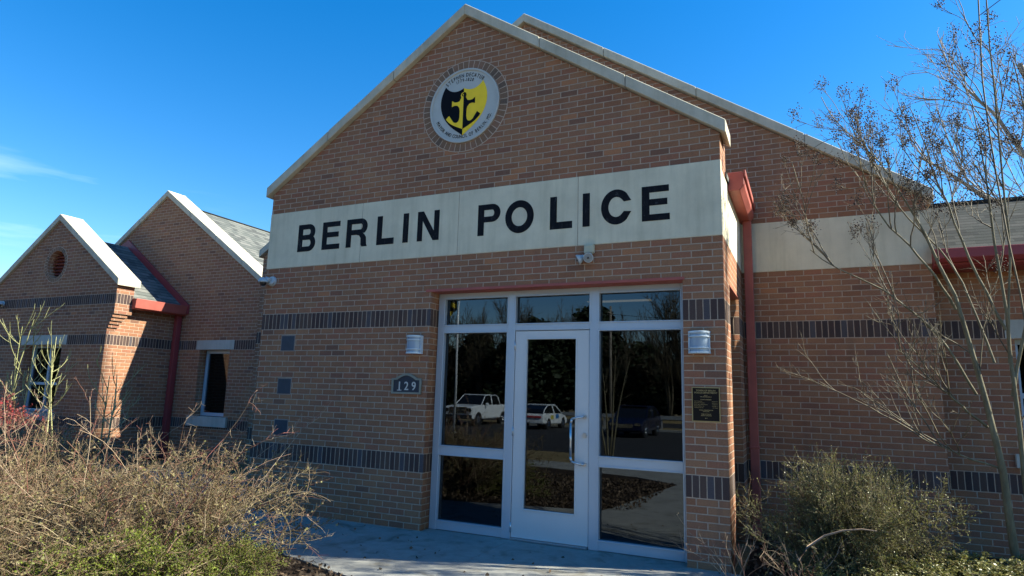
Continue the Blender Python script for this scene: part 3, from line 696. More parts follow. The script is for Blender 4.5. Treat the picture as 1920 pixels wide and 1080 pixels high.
# wall sconces
def sconce(cx, label):
    s = empty('wall_sconce', (cx, 0, 2.02), label=label, cat='wall lamp', group='wall sconces beside the entrance')
    w = .097; z0, z1 = 1.916, 2.125
    def bow(r, y): return [(cx+r*math.sin(R(a)), y-.10*math.cos(R(a))*r/w+.0) for a in range(-90, 91, 10)]
    MB().box(cx-w, cx+w, -.018, 0, z0, z1).build('back_plate', 'sconce', s, bevel=.003)
    p = bow(w-.006, -.016); MB().prism(p, 'z', z0+.006, z1-.006).build('diffuser', 'diff', s)
    for a, b in ((z0, z0+.02), (z0+.045, z0+.057), (z1-.057, z1-.045), (z1-.02, z1)):
        MB().prism(bow(w+.006, -.0175), 'z', a, b).build('band', 'sconce', s, bevel=.002)
    for a, b in ((cx-w-.001, cx-w+.016), (cx+w-.016, cx+w+.001)): MB().box(a, b, -.045, -.018, z0+.001, z1-.001).build('side_rail', 'sconce', s, bevel=.002)
sconce(-3.012, 'silver wall sconce above the house number plaque')
sconce(.15, 'silver wall sconce above the bronze plaque')

# emergency light
em = empty('emergency_light', (-.93, 0, 3.0), label='cream emergency light with round lamp heads under the sign band', cat='emergency light')
e = MB(); e.box(-.985, -.880, -.055, 0, 2.945, 3.043); e.build('housing', 'cream', em, bevel=.01, seg=2)
e = MB()
for i in range(4): e.box(-.965, -.9, -.058, -.054, 2.962+i*.018, 2.97+i*.018)
e.build('grille', 'cream', em)
def lamp(c, d, r=.052):
    c = Vector(c); d = Vector(d).normalized()
    h = MB(); h.cyl(c, c+d*.05, r*.55, r, 18); h.cyl(c+d*.05, c+d*.062, r, r*.97, 18); h.sphere(c, r*.56, n=8)
    o = h.build('lamp_head', 'lampgrey', em); MB().cyl(c+d*.0625, c+d*.064, r*.85, r*.85, 18).build('lens', 'lens', o)
    MB().sphere(c+d*.066, r*.2, n=6).build('bulb', 'darkplastic', o)
MB().cyl((-.932, -.03, 2.945), (-.932, -.04, 2.915), .014).cyl((-.932, -.04, 2.912), (-.98, -.055, 2.90), .011).build('swivel', 'lampgrey', em)
lamp((-.93, -.045, 2.905), (.15, -.9, -.25)); lamp((-.99, -.06, 2.903), (-.85, -.35, -.42))
MB().tube([(-.932, -.06, 2.93), (-.925, -.085, 2.90), (-.93, -.06, 2.875)], .003, 6).build('cable', 'darkplastic', em)

# dome cameras
def domecam(x, y, z, label, d=-1):
    s = empty('security_camera', (x, y, z), label=label, cat='camera', group='dome cameras on the brick walls')
    m = MB(); m.cyl((x, y, z+.01), (x, y-.03, z+.01), .068, .062, 24); m.cyl((x, y-.03, z+.01), (x, y-.045, z+.015), .062, .03, 24)
    m.build('wall_plate', 'lampgrey', s, bevel=.002)
    MB().tube([(x, y-.04, z+.02), (x+d*.05, y-.085, z+.035), (x+d*.06, y-.1, z+.012)], [.03, .032, .05], 14).build('arm', 'lampgrey', s)
    cx, cy = x+d*.06, y-.105
    MB().cyl((cx, cy, z+.04), (cx, cy, z+.0), .045, .066, 24).cyl((cx, cy, z), (cx, cy, z-.018), .066, .062, 24).build('housing', 'lampgrey', s)
    MB().sphere((cx, cy, z-.018), .045, n=10).build('dome', 'darkplastic', s)
domecam(-5.31, 0, 2.865, 'pale dome security camera at the left corner of the entrance block')
domecam(-15.2, Y1, 3.15, 'small dome security camera on the leftmost gable at the picture edge', 1)

# ------------------------------------------------------------------ ground
def gz(x, y):
    t = min(1, max(0, (-y-8)/8)); t = t*t*(3-2*t)
    return -.035-.55*t
gx = sorted(set(list(np.linspace(-60, 60, 61))+[-900, -400, -200, -100, 100, 200, 400, 900])); gy = sorted(set(list(np.linspace(-60, 20, 81))+[-900, -400, -200, -100, 50, 100, 300, 900]))
vs = [(x, y, gz(x, y)) for y in gy for x in gx]; nx = len(gx)
me = bpy.data.meshes.new('g'); me.from_pydata(vs, [], [(j*nx+i, j*nx+i+1, (j+1)*nx+i+1, (j+1)*nx+i) for j in range(len(gy)-1) for i in range(nx-1)])
for p in me.polygons: p.use_smooth = True
tag(link('ground', me, 'lawn'), kind='structure')
def slab(name, polys, z0, z1, mat, bevel=0):
    m = MB()
    for p in polys: m.prism(p, 'z', z0, z1)
    return tag(m.build(name, mat, None, bevel), kind='structure')
# landing slab along the wall and the walk beside the bed, split at the score joints
j = .005
pv = [[(-10.9, -1.40), (-6.6, -1.45), (-6.6, 1.99), (-10.9, 1.75)],
      [(-6.6+j, -1.45), (-3.35, -1.47), (-3.35, .0), (-5.44, .0), (-5.44, 1.99), (-6.6+j, 1.99)],
      [(-3.35+j, -1.48), (-3.1, -1.53), (-2.7, -1.66), (-2.1, -1.80), (-1.815, -1.86), (-1.815, .0), (-3.35+j, .0)],
      [(-1.815+j, -1.862), (-1.5, -1.93), (-1.42, -2.3), (.2, -2.3), (.47, -2.3), (.47, .0), (-1.815+j, .0)],
      [(-1.42, -2.3-j), (.2, -2.3-j), (.47, -2.3-j), (.9, -3.4), (1.25, -3.9), (-1.24, -3.9)],
      [(-1.24, -3.9-j), (1.25, -3.9-j), (2.2, -5.2), (3.5, -6.9), (-1.6, -6.9), (-4, -7.4), (-9, -7.6), (-9, -6.4), (-4, -6.2), (-2.0, -5.75), (-1.09, -5.12)]]
slab('pavement', pv, -.12, .0, 'concrete')
slab('entry_sill', [[(X0+.004, .0), (-.004, .0), (-.004, .29), (X0+.004, .29)]], -.12, -.002, 'concrete')
slab('mulch_bed', [[(-18, -1.40), (-6.6, -1.45), (-3.35, -1.47), (-3.1, -1.53), (-2.7, -1.66), (-1.5, -1.93), (-1.24, -3.9), (-1.09, -5.12), (-2, -5.75), (-4, -6.2), (-9, -6.4), (-18, -6.4)],
                   [(.472, -2.3), (.472, .45), (.44, 2.0), (9, 2.3), (9, -1), (4, -4.4), (2.2, -5.2), (1.25, -3.9), (.9, -3.4)],
                   [(-18, -1.395), (-10.905, -1.395), (-10.905, 3.3), (-18, 3.3)]], -.1, -.012, 'mulch')
slab('parking_lot', [[(-45, -16), (30, -16), (30, -33.5), (-45, -33.5)]], -.7, -.578, 'asphalt')
slab('road', [[(-300, -39), (300, -39), (300, -47), (-300, -47)]], -.7, -.575, 'asphalt')
slab('kerb', [[(-45, -33.5), (30, -33.5), (30, -33.7), (-45, -33.7)]], -.7, -.45, 'concrete', .01)

# ------------------------------------------------------------------ plants: numpy growth
def nrm(a): return a/np.maximum(np.linalg.norm(a, axis=-1, keepdims=True), 1e-9)
def grow(p0, d0, length, n, wig, droop, g=rng):
    N = len(p0); pts = np.zeros((N, n, 3)); pts[:, 0] = p0; d = nrm(d0.copy()); st = (length/(n-1))[:, None]
    for i in range(1, n):
        d = nrm(d+g.normal(0, wig, (N, 3))+np.array([0, 0, -1])*droop)
        pts[:, i] = pts[:, i-1]+d*st
    return pts
def children(pts, k, spread, up, tmin=.25, tmax=1.0, g=rng):
    N, n, _ = pts.shape; idx = np.repeat(np.arange(N), k); t = g.uniform(tmin, tmax, N*k)*(n-1); i = np.minimum(t.astype(int), n-2); f = (t-i)[:, None]
    a = pts[idx, i]; b = pts[idx, i+1]; p = a*(1-f)+b*f; d = nrm(b-a)
    return p, nrm(d+g.normal(0, spread, (N*k, 3))+np.array([0, 0, up])), idx
def tubes(batches, k=3):
    V_, F_ = [], []; off = 0
    for pts, r0, r1 in batches:
        N, n, _ = pts.shape; r0 = np.broadcast_to(r0, (N,)); r1 = np.broadcast_to(r1, (N,))
        tan = np.zeros_like(pts); tan[:, 1:-1] = pts[:, 2:]-pts[:, :-2]; tan[:, 0] = pts[:, 1]-pts[:, 0]; tan[:, -1] = pts[:, -1]-pts[:, -2]; tan = nrm(tan)
        ref = np.broadcast_to(np.array([.31, .17, .05]), tan.shape) + np.where(np.abs(tan[..., 2:3]) < .7, 1., 0.)*np.array([0, 0, 1.])+np.where(np.abs(tan[..., 2:3]) >= .7, 1., 0.)*np.array([1., 0, 0])
        u = nrm(np.cross(tan, ref)); w = np.cross(tan, u); tt = np.linspace(0, 1, n)[None, :, None]; r = r0[:, None, None]*(1-tt)+r1[:, None, None]*tt
        an = np.arange(k)*2*math.pi/k
        ring = pts[:, :, None, :]+(u[:, :, None, :]*np.cos(an)[None, None, :, None]+w[:, :, None, :]*np.sin(an)[None, None, :, None])*r[:, :, None, :]
        V_.append(ring.reshape(-1, 3))
        base = off+(np.arange(N)*n*k)[:, None, None]+(np.arange(n-1)*k)[None, :, None]+np.arange(k)[None, None, :]
        nxt = off+(np.arange(N)*n*k)[:, None, None]+(np.arange(n-1)*k)[None, :, None]+((np.arange(k)+1) % k)[None, None, :]
        F_.append(np.stack([base, nxt, nxt+k, base+k], -1).reshape(-1, 4)); off += N*n*k
    return np.concatenate(V_), np.concatenate(F_)
def leaves(p, d, size, g=rng, asp=.5):
    N = len(p); s = size[:, None]; u = nrm(d); w = nrm(np.cross(u, g.normal(0, 1, (N, 3))))*asp
    v = np.stack([p, p+(u*.5+w)*s, p+u*s, p+(u*.5-w)*s], 1).reshape(-1, 3)
    return v, np.arange(N*4).reshape(-1, 4)
def octas(p, r):
    N = len(p); o = np.array([[1, 0, 0], [-1, 0, 0], [0, 1, 0], [0, -1, 0], [0, 0, 1], [0, 0, -1]])
    v = (p[:, None, :]+o[None]*r[:, None, None]).reshape(-1, 3); f = np.array([[0, 2, 4], [2, 1, 4], [1, 3, 4], [3, 0, 4], [2, 0, 5], [1, 2, 5], [3, 1, 5], [0, 3, 5]])
    return v, (f[None]+(np.arange(N)*6)[:, None, None]).reshape(-1, 3)
def npmesh(name, v, f, smooth=False):
    me = bpy.data.meshes.new(name); me.vertices.add(len(v)); me.vertices.foreach_set('co', np.ascontiguousarray(v, dtype=np.float32).ravel())
    k = f.shape[1]; me.loops.add(f.size); me.loops.foreach_set('vertex_index', np.ascontiguousarray(f, dtype=np.int32).ravel())
    me.polygons.add(len(f)); me.polygons.foreach_set('loop_start', np.arange(0, f.size, k, dtype=np.int32)); me.polygons.foreach_set('loop_total', np.full(len(f), k, dtype=np.int32))
    if smooth: me.polygons.foreach_set('use_smooth', np.ones(len(f), dtype=bool))
    me.update(calc_edges=True); me.validate(); return me
def dirs(N, lo, hi, g=rng):   # random directions, elevation between lo and hi degrees
    a = g.uniform(0, 2*math.pi, N); e = np.radians(g.uniform(lo, hi, N)); return np.stack([np.cos(a)*np.cos(e), np.sin(a)*np.cos(e), np.sin(e)], -1)

def bush(name, h, r, ns, k2, k3, k4, seed, leafn, leafsize, twig, leaf, droop=.05, lo=25, canes=0, canelen=1.6, leafup=.3, wig=.13):
    """meshes of one bush about the origin: stems, leaves, canes"""
    g = np.random.default_rng(seed)
    p0 = np.stack([g.normal(0, r*.22, ns), g.normal(0, r*.22, ns), np.zeros(ns)-.03], -1)
    d0 = dirs(ns, lo, 85, g); ln = np.minimum(h/np.maximum(d0[:, 2], .2), r*1.15/np.maximum(np.hypot(d0[:, 0], d0[:, 1]), .2))*g.uniform(.75, 1.05, ns)
    a = grow(p0, d0, ln, 8, wig*.6, droop, g)
    p, d, i = children(a, k2, .55, .15, .2, 1, g); b = grow(p, d, ln[i]*g.uniform(.22, .45, len(p)), 6, wig, droop*.6, g)
    p, d, i2 = children(b, k3, .7, .1, .15, 1, g); c = grow(p, d, g.uniform(.08, .26, len(p))*h, 5, wig*1.4, .02, g)
    bt_ = [(a, .0065, .003), (b, .0036, .0019), (c, .0022, .0012)]
    if k4:
        p, d, _ = children(c, k4, .9, .1, .2, 1, g); e = grow(p, d, g.uniform(.03, .09, len(p)), 3, .2, 0, g); bt_.append((e, .0013, .0007))
    v, f = tubes(bt_); out = [npmesh(name+'_stems', v, f)]
    src = c; idx = g.integers(0, len(src), leafn); t = g.uniform(0, src.shape[1]-1.001, leafn); ii = t.astype(int); ff = (t-ii)[:, None]
    p = src[idx, ii]*(1-ff)+src[idx, ii+1]*ff; dd = nrm(g.normal(0, .8, (leafn, 3))+nrm(src[idx, ii+1]-src[idx, ii])+np.array([0, 0, leafup]))
    v, f = leaves(p, dd, g.uniform(leafsize*.6, leafsize*1.3, leafn), g); out.append(npmesh(name+'_leaves', v, f))
    if canes:
        p0 = np.stack([g.normal(0, r*.3, canes), g.normal(0, r*.3, canes), np.zeros(canes)], -1)
        cc = grow(p0, dirs(canes, 50, 82, g), g.uniform(.65, 1.1, canes)*canelen, 14, .05, .085, g)
        p, d, _ = children(cc, 7, .55, .2, .35, 1, g); c2 = grow(p, d, g.uniform(.06, .28, len(p)), 5, .16, .02, g)
        p, d, _ = children(c2, 3, .8, .1, .2, 1, g); c3 = grow(p, d, g.uniform(.02, .08, len(p)), 3, .2, 0, g)
        v, f = tubes([(cc, .0058, .0022), (c2, .0023, .0013), (c3, .0015, .0008)]); out.append(npmesh(name+'_canes', v, f))
    return out
def place(name, meshes, mats, parts, x, y, z, rz, sc_, **kw):
    o = empty(name, (x, y, z), rz, **kw); o.scale = (sc_,)*3 if not isinstance(sc_, tuple) else sc_
    for me, mt, pn in zip(meshes, mats, parts):
        c = bpy.data.objects.new(pn, me); COL.objects.link(c); c.parent = o
        if not me.materials: me.materials.append(M[mt])
    return o
BA = bush('bush_a', .85, .85, 46, 10, 6, 3, 11, 8000, .019, 'twig', 'leaftan', .05, 20, 24, 1.6)
BB = bush('bush_b', .74, .95, 46, 10, 6, 3, 12, 9000, .019, 'twig', 'leaftan', .06, 16, 18, 1.35)
BC = bush('bush_c', .55, .7, 60, 9, 6, 0, 13, 26000, .016, 'twig', 'leafgreen', .03, 15)
BD = bush('bush_d', 1.0, .80, 90, 12, 8, 2, 14, 80000, .0135, 'twig', 'leafolive', .02, 22, 3, 1.0, .6)
BE = bush('bush_e', .5, .75, 60, 9, 7, 0, 15, 45000, .023, 'twig', 'leafolive', .02, 18)
PP = ('stems', 'leaves', 'canes')
DG = 'dry shrubs in the left bed'
for q in [(BA, -3.75, -2.42, .4, 1.0, 'dry tan shrub nearest the door, its canes reaching over the pavement'),
          (BB, -4.75, -2.55, 1.9, 1.0, 'low dry twiggy shrub second from the pavement edge'),
          (BA, -5.75, -2.5, 3.3, 1.02, 'dry shrub with long arching canes below the narrow window'),
          (BB, -6.9, -2.5, 4.4, 1.05, 'spreading dry shrub at the left picture edge'),
          (BB, -4.5, -3.5, 5.2, .9, 'dry brown shrub in the bottom left corner'),
          (BA, -5.4, -3.75, .9, .9, 'ragged dry shrub at the lower left edge'),
          (BA, -6.6, -1.95, 2.2, .95, 'shaded dry shrub behind the arching canes'),
          (BB, -8.3, -1.7, 3.9, 1.05, 'dry shrub half in the shadow of the entrance block'),
          (BA, -9.6, -1.0, 5.7, .95, 'dry shrub before the corner of the leftmost wing'),
          (BB, -10.9, -.3, 1.0, .95, 'dry shrub at the foot of the sunlit side wall'),
          (BA, -12.2, .3, 2.7, .9, 'dry shrub below the pale blue window')]:
    place('shrub', q[0], ('twig', 'leaftan', 'twigold'), PP, q[1], q[2], -.02, q[3], q[4], label=q[5], cat='shrub', group=DG)
place('green_shrub', BC, ('twig', 'leafgreen'), PP, -3.5, -3.0, -.02, .3, (.85, .8, .74), label='low bright green shrub among the dry canes at the bottom left', cat='shrub')
place('green_shrub', BC, ('twig', 'leafgreen'), PP, -3.0, -2.35, -.02, 2.3, (.5, .45, .5), label='small green tuft at the pavement edge', cat='shrub')
place('olive_shrub', BD, ('twigdark', 'leafolive', 'twigold'), PP, 1.33, .40, -.02, .6, (.68, .70, .84), label='rounded olive shrub in front of the red downspout', cat='shrub')
place('low_hedge_shrub', BE, ('twigdark', 'leafolive'), PP, 2.3, .15, -.02, .2, (1.0, .8, .56), label='low glossy hedge shrub at the foot of the bare tree', cat='shrub', group='low shrubs of the right bed')
place('low_hedge_shrub', BE, ('twigdark', 'leafolive'), PP, 3.2, .3, -.02, 2.2, (1.1, .8, .58), label='low glossy hedge shrub at the bottom right corner', cat='shrub', group='low shrubs of the right bed')
place('low_hedge_shrub', BE, ('twigdark', 'leafolive'), PP, 1.65, -.35, -.02, 4.0, (.8, .7, .42), label='low olive shrub below the rounded one', cat='shrub', group='low shrubs of the right bed')

# bare dry twigs by the pier
g = np.random.default_rng(21)
a = grow(np.stack([g.normal(0, .05, 9), g.normal(0, .05, 9), np.zeros(9)], -1), dirs(9, 35, 80, g), g.uniform(.4, .75, 9), 9, .09, .02, g)
p, d, _ = children(a, 6, .6, .2, .3, 1, g); b = grow(p, d, g.uniform(.08, .25, len(p)), 5, .12, 0, g); p, d, _ = children(b, 2, .7, .1, .3, 1, g); c = grow(p, d, g.uniform(.03, .08, len(p)), 3, .2, 0, g)
v, f = tubes([(a, .005, .002), (b, .0022, .0013), (c, .0016, .001)])
place('dry_weed', [npmesh('weed', v, f)], ('twigold',), ('stems',), .47, -.32, -.02, 0, .85, label='bare dry weed at the foot of the right brick pier', cat='plant')
place('dry_weed', [bpy.data.meshes['weed']], ('twigold',), ('stems',), .95, -.35, -.02, 2.0, .8, label='bare dry weed under the rounded olive shrub', cat='plant')
# fallen pale branch over the right shrubs
fb = np.array([[(.93, -.55, .30), (1.0, -.53, .40), (1.12, -.5, .49), (1.25, -.48, .54), (1.38, -.46, .56), (1.48, -.45, .555)]]); v, f = tubes([(fb, .011, .005)], 6)
tag(link('fallen_branch', npmesh('branch', v, f, True), 'twigold'), 'pale curved branch lying over the right shrubs', 'branch')

# leaf litter in the beds
n = 22000; g = np.random.default_rng(5)
px = np.concatenate([g.uniform(-12, -1.15, n), g.uniform(.5, 5, n//3)]); py = np.concatenate([g.uniform(-5.2, -1.42, n), g.uniform(-2.4, 1.9, n//3)])
ok = ~((px > -3.4) & (px < .3) & (py > -1.5-(px+3.3)*.27)); px, py = px[ok], py[ok]
v, f = leaves(np.stack([px, py, g.uniform(-.012, .03, len(px))], -1), np.stack([g.normal(0, 1, len(px)), g.normal(0, 1, len(px)), g.normal(0, .25, len(px))], -1), g.uniform(.02, .05, len(px)), g)
tag(link('leaf_litter', npmesh('litter', v, f), 'litter'), 'brown leaf litter over the mulch beds', 'leaf litter', kind='stuff')

g = np.random.default_rng(8)
px = g.uniform(-5, .45, 260); py = -1.45*g.uniform(0, 1, 260)**1.0-.02; keep = (g.uniform(0, 1, 260) < .25+.75*(np.abs(py) < .18)) & ~((px > X0-.1) & (px < .1) & (py > -.12))
px, py = px[keep], py[keep]
v, f = leaves(np.stack([px, py, g.uniform(.004, .012, len(px))], -1), np.stack([g.normal(0, 1, len(px)), g.normal(0, 1, len(px)), g.normal(0, .12, len(px))], -1), g.uniform(.015, .04, len(px)), g)
tag(link('blown_leaves', npmesh('blown', v, f), 'litter'), 'few dry leaves blown along the foot of the wall', 'leaf litter', kind='stuff')
# yellow-green sapling with candelabra branches
def sapling(x, y, h, seed, label, n=3):
    g = np.random.default_rng(seed)
    a = grow(np.stack([g.normal(0, .16, n), g.normal(0, .12, n), np.zeros(n)], -1), dirs(n, 78, 89, g), h*g.uniform(.8, 1, n), 10, .035, 0, g)
    p, d, _ = children(a, 8, .1, 0, .4, .97, g); d = nrm(dirs(len(p), 20, 50, g)); b = grow(p, d, g.uniform(.3, .75, len(p)), 6, .07, -.13, g)
    p, d, _ = children(b, 3, .35, .35, .4, 1, g); c = grow(p, d, g.uniform(.12, .3, len(p)), 5, .08, -.2, g)
    v, f = tubes([(a, .02, .007), (b, .0075, .004), (c, .005, .0028)], 5)
    place('sapling', [npmesh('sapling', v, f, True)], ('greenstem',), ('stems',), x, y, -.02, 0, 1, label=label, cat='sapling', group='green stemmed saplings')
sapling(-13.0, 1.15, 2.9, 31, 'green stemmed sapling at the left picture edge')
sapling(-11.95, 1.3, 2.65, 33, 'green stemmed sapling before the pale blue window', 2)
sapling(-9.9, .9, 1.7, 35, 'short green sapling against the sunlit side wall', 2)
NR = bush('nandina', 1.0, .6, 26, 7, 6, 0, 41, 5500, .042, 'twig', 'leafred', .02, 45)
place('red_leaved_shrub', NR, ('twig', 'leafred'), PP, -12.9, .7, -.02, 0, 1, label='red leaved shrub left of the green sapling', cat='shrub', group='red leaved shrubs')
place('red_leaved_shrub', NR, ('twig', 'leafred'), PP, -11.9, .5, -.02, 2, .8, label='smaller red leaved shrub in front of the saplings', cat='shrub', group='red leaved shrubs')

# crape myrtle, traced limbs then grown branches
def resample(pts, n):
    pts = np.array(pts, float); s = np.r_[0, np.cumsum(np.linalg.norm(np.diff(pts, axis=0), axis=1))]; t = np.linspace(0, s[-1], n)
    return np.stack([np.interp(t, s, pts[:, i]) for i in range(3)], -1)
def smooth_line(pts, n, g, amp):
    p = resample(pts, n)
    for _ in range(2): p[1:-1] = (p[:-2]+2*p[1:-1]+p[2:])/4
    nz = g.normal(0, amp, p.shape); nz[0] = 0; nz = np.cumsum(nz, 0)*.5; nz[:, 2] *= .3; return p+nz
def seeds(tips, g, k=52, spread=.042):
    idx = np.repeat(np.arange(len(tips)), k); p = tips[idx]+g.normal(0, 1, (len(idx), 3))*np.array([spread*.75, spread*.75, spread])
    return octas(p, g.uniform(.005, .009, len(p)))
def myrtle(name, limbs, seed, label, k=(5, 4, 3), seedfrac=.4, at=(0, 0, 0), barkm='bark', rs=1.0, up=.45, l1=(.35, .95), tw=1.0, group=None, cat='tree', sprouts=()):
    g = np.random.default_rng(seed); n = 14; o = empty(name, at, label=label, cat=cat, group=group); off = np.array(at)
    L = np.stack([smooth_line(l[0], n, g, .017*rs) for l in limbs]); r0 = np.array([l[1] for l in limbs]); r1 = np.array([l[2] for l in limbs])
    thick = [(L[i:i+1], r0[i], r1[i]) for i in range(len(L))]
    v, f = tubes(thick, 8); link('trunk', npmesh('trunk', v, f, True), barkm, o)
    p, d, i = children(L, k[0], .42, up, .3, .98, g); ln = g.uniform(l1[0], l1[1], len(p)); b = grow(p, d, ln, 9, .08, -.03, g)
    p, d, _ = children(b, k[1], .5, up*.6, .25, 1, g); c = grow(p, d, g.uniform(.2, .55, len(p))*tw, 7, .09, -.03, g)
    p, d, _ = children(c, k[2], .55, .3, .3, 1, g); e = grow(p, d, g.uniform(.06, .22, len(p))*tw, 5, .1, 0, g)
    p, d, _ = children(e, 1, .5, .3, .5, 1, g); e2 = grow(p, d, g.uniform(.03, .1, len(p))*tw, 3, .1, 0, g)
    tb = [(b, .0065*rs, .0032*rs), (c, .0036*rs, .002*rs), (e, .0024*rs, .0014*rs), (e2, .0017*rs, .0011*rs)]
    if seedfrac:
        t = c[:, -1]; t = t[(g.uniform(0, 1, len(t)) < seedfrac) & (t[:, 2] > 2.7)]
        ms_ = grow(np.repeat(t, 9, 0), nrm(g.normal(0, 1, (len(t)*9, 3))+np.array([0, 0, .8])), g.uniform(.03, .10, len(t)*9), 3, .15, 0, g)
        tb.append((ms_, .0012, .0008)); v2, f2 = seeds(t+np.array([0, 0, .04]), g)
        link('seed_heads', npmesh('seeds', v2, f2), 'seed', o)
    for q in sprouts: tb.append((resample(q, 12)[None], .0105 if len(q) > 4 else .005, .006 if len(q) > 4 else .003))
    v, f = tubes(tb, 4); link('crown', npmesh('crown', v, f, True), 'twigbark' if barkm == 'bark' else barkm, o)
    return o
Yt = 1.05
ML = [([(2.66, Yt, -.05), (2.60, Yt, .86), (2.52, Yt, 1.32), (2.46, Yt, 1.61), (2.36, Yt-.05, 2.5), (2.02, Yt-.12, 3.45), (1.72, Yt-.2, 4.0)], .037, .004),
      ([(2.80, Yt+.05, -.05), (2.76, Yt, 1.33), (2.73, Yt, 2.49), (2.70, Yt, 3.4), (2.62, Yt-.05, 4.4)], .026, .004),
      ([(2.46, Yt, 1.61), (2.2, Yt-.1, 2.2), (1.75, Yt-.2, 2.64), (1.45, Yt-.3, 2.75), (1.2, Yt-.3, 3.0)], .013, .0045),
      ([(2.60, Yt, .95), (2.3, Yt-.12, 1.05), (2.0, Yt-.25, 1.22)], .010, .003),
      ([(2.52, Yt, 1.32), (2.2, Yt-.2, 1.62), (2.0, Yt-.25, 1.85), (1.85, Yt-.3, 2.0)], .012, .003),
      ([(2.36, Yt, 2.4), (2.1, Yt-.1, 2.9), (1.8, Yt-.15, 3.3), (1.6, Yt-.2, 3.75)], .013, .004),
      ([(2.73, Yt, 2.2), (2.45, Yt, 3.0), (2.28, Yt+.05, 3.9), (2.1, Yt+.1, 4.5)], .014, .004),
      ([(2.73, Yt, 1.6), (3.0, Yt, 2.6), (3.1, Yt, 3.6), (3.05, Yt, 4.8)], .016, .005),
      ([(2.73, Yt, 1.9), (2.77, Yt-.15, 3.0), (2.76, Yt-.2, 4.2), (2.81, Yt-.2, 5.8)], .011, .005),
      ([(2.62, Yt, 1.9), (2.45, Yt+.15, 2.8), (1.95, Yt+.2, 3.5), (1.7, Yt+.2, 4.3)], .012, .004)]
Yn = .72; kk = (Yn+6.148)/(1.0+6.148)
ML = [([(1.052+(x-1.052)*kk, Yn+(y-Yt), 1.5+(z-1.5)*kk) for x, y, z in l], a, b) for l, a, b in ML]
myrtle('crape_myrtle', ML, 61, 'bare crape myrtle with dark seed heads in front of the right wing', k=(6, 4, 3), seedfrac=.7, sprouts=[[(2.9, .5, .0), (2.757, .45, 1.785), (2.728, .45, 2.411), (2.679, .45, 2.924), (2.643, .45, 3.505), (2.624, .45, 3.905), (2.613, .45, 4.417), (2.651, .45, 5.4)], [(2.647, .45, 5.053), (2.803, .45, 5.163), (3.069, .45, 5.3)]])
# large bare tree beyond the right wing
Yk = 9.5
BL = [([(6.9, Yk, -.1), (6.7, Yk, 2.5), (6.3, Yk, 5.0), (5.75, Yk, 7.2), (5.4, Yk, 8.6)], .17, .05),
      ([(6.5, Yk, 4.2), (5.6, Yk-.2, 4.9), (4.7, Yk-.3, 5.6), (4.0, Yk-.3, 6.3), (3.5, Yk-.4, 6.7)], .085, .02),
      ([(6.3, Yk, 5.0), (6.9, Yk, 5.9), (7.2, Yk, 7.2)], .10, .04), ([(5.4, Yk, 5.1), (4.6, Yk, 5.05), (3.8, Yk+.2, 5.3), (3.1, Yk+.2, 5.5)], .05, .014),
      ([(6.2, Yk, 5.3), (5.4, Yk-.3, 6.3), (4.8, Yk-.3, 7.5), (4.3, Yk-.3, 8.2)], .07, .02), ([(6.0, Yk, 6.2), (6.3, Yk, 7.5), (6.2, Yk, 8.8)], .06, .02),
      ([(6.6, Yk, 3.6), (7.8, Yk, 5.2), (8.6, Yk, 6.6)], .09, .03)]
myrtle('shade_tree', BL, 62, 'large pale limbed bare tree rising beyond the right wing roof', k=(9, 5, 4), seedfrac=0, barkm='bark2', rs=2.6, up=.3, l1=(.8, 2.0), tw=2.2)

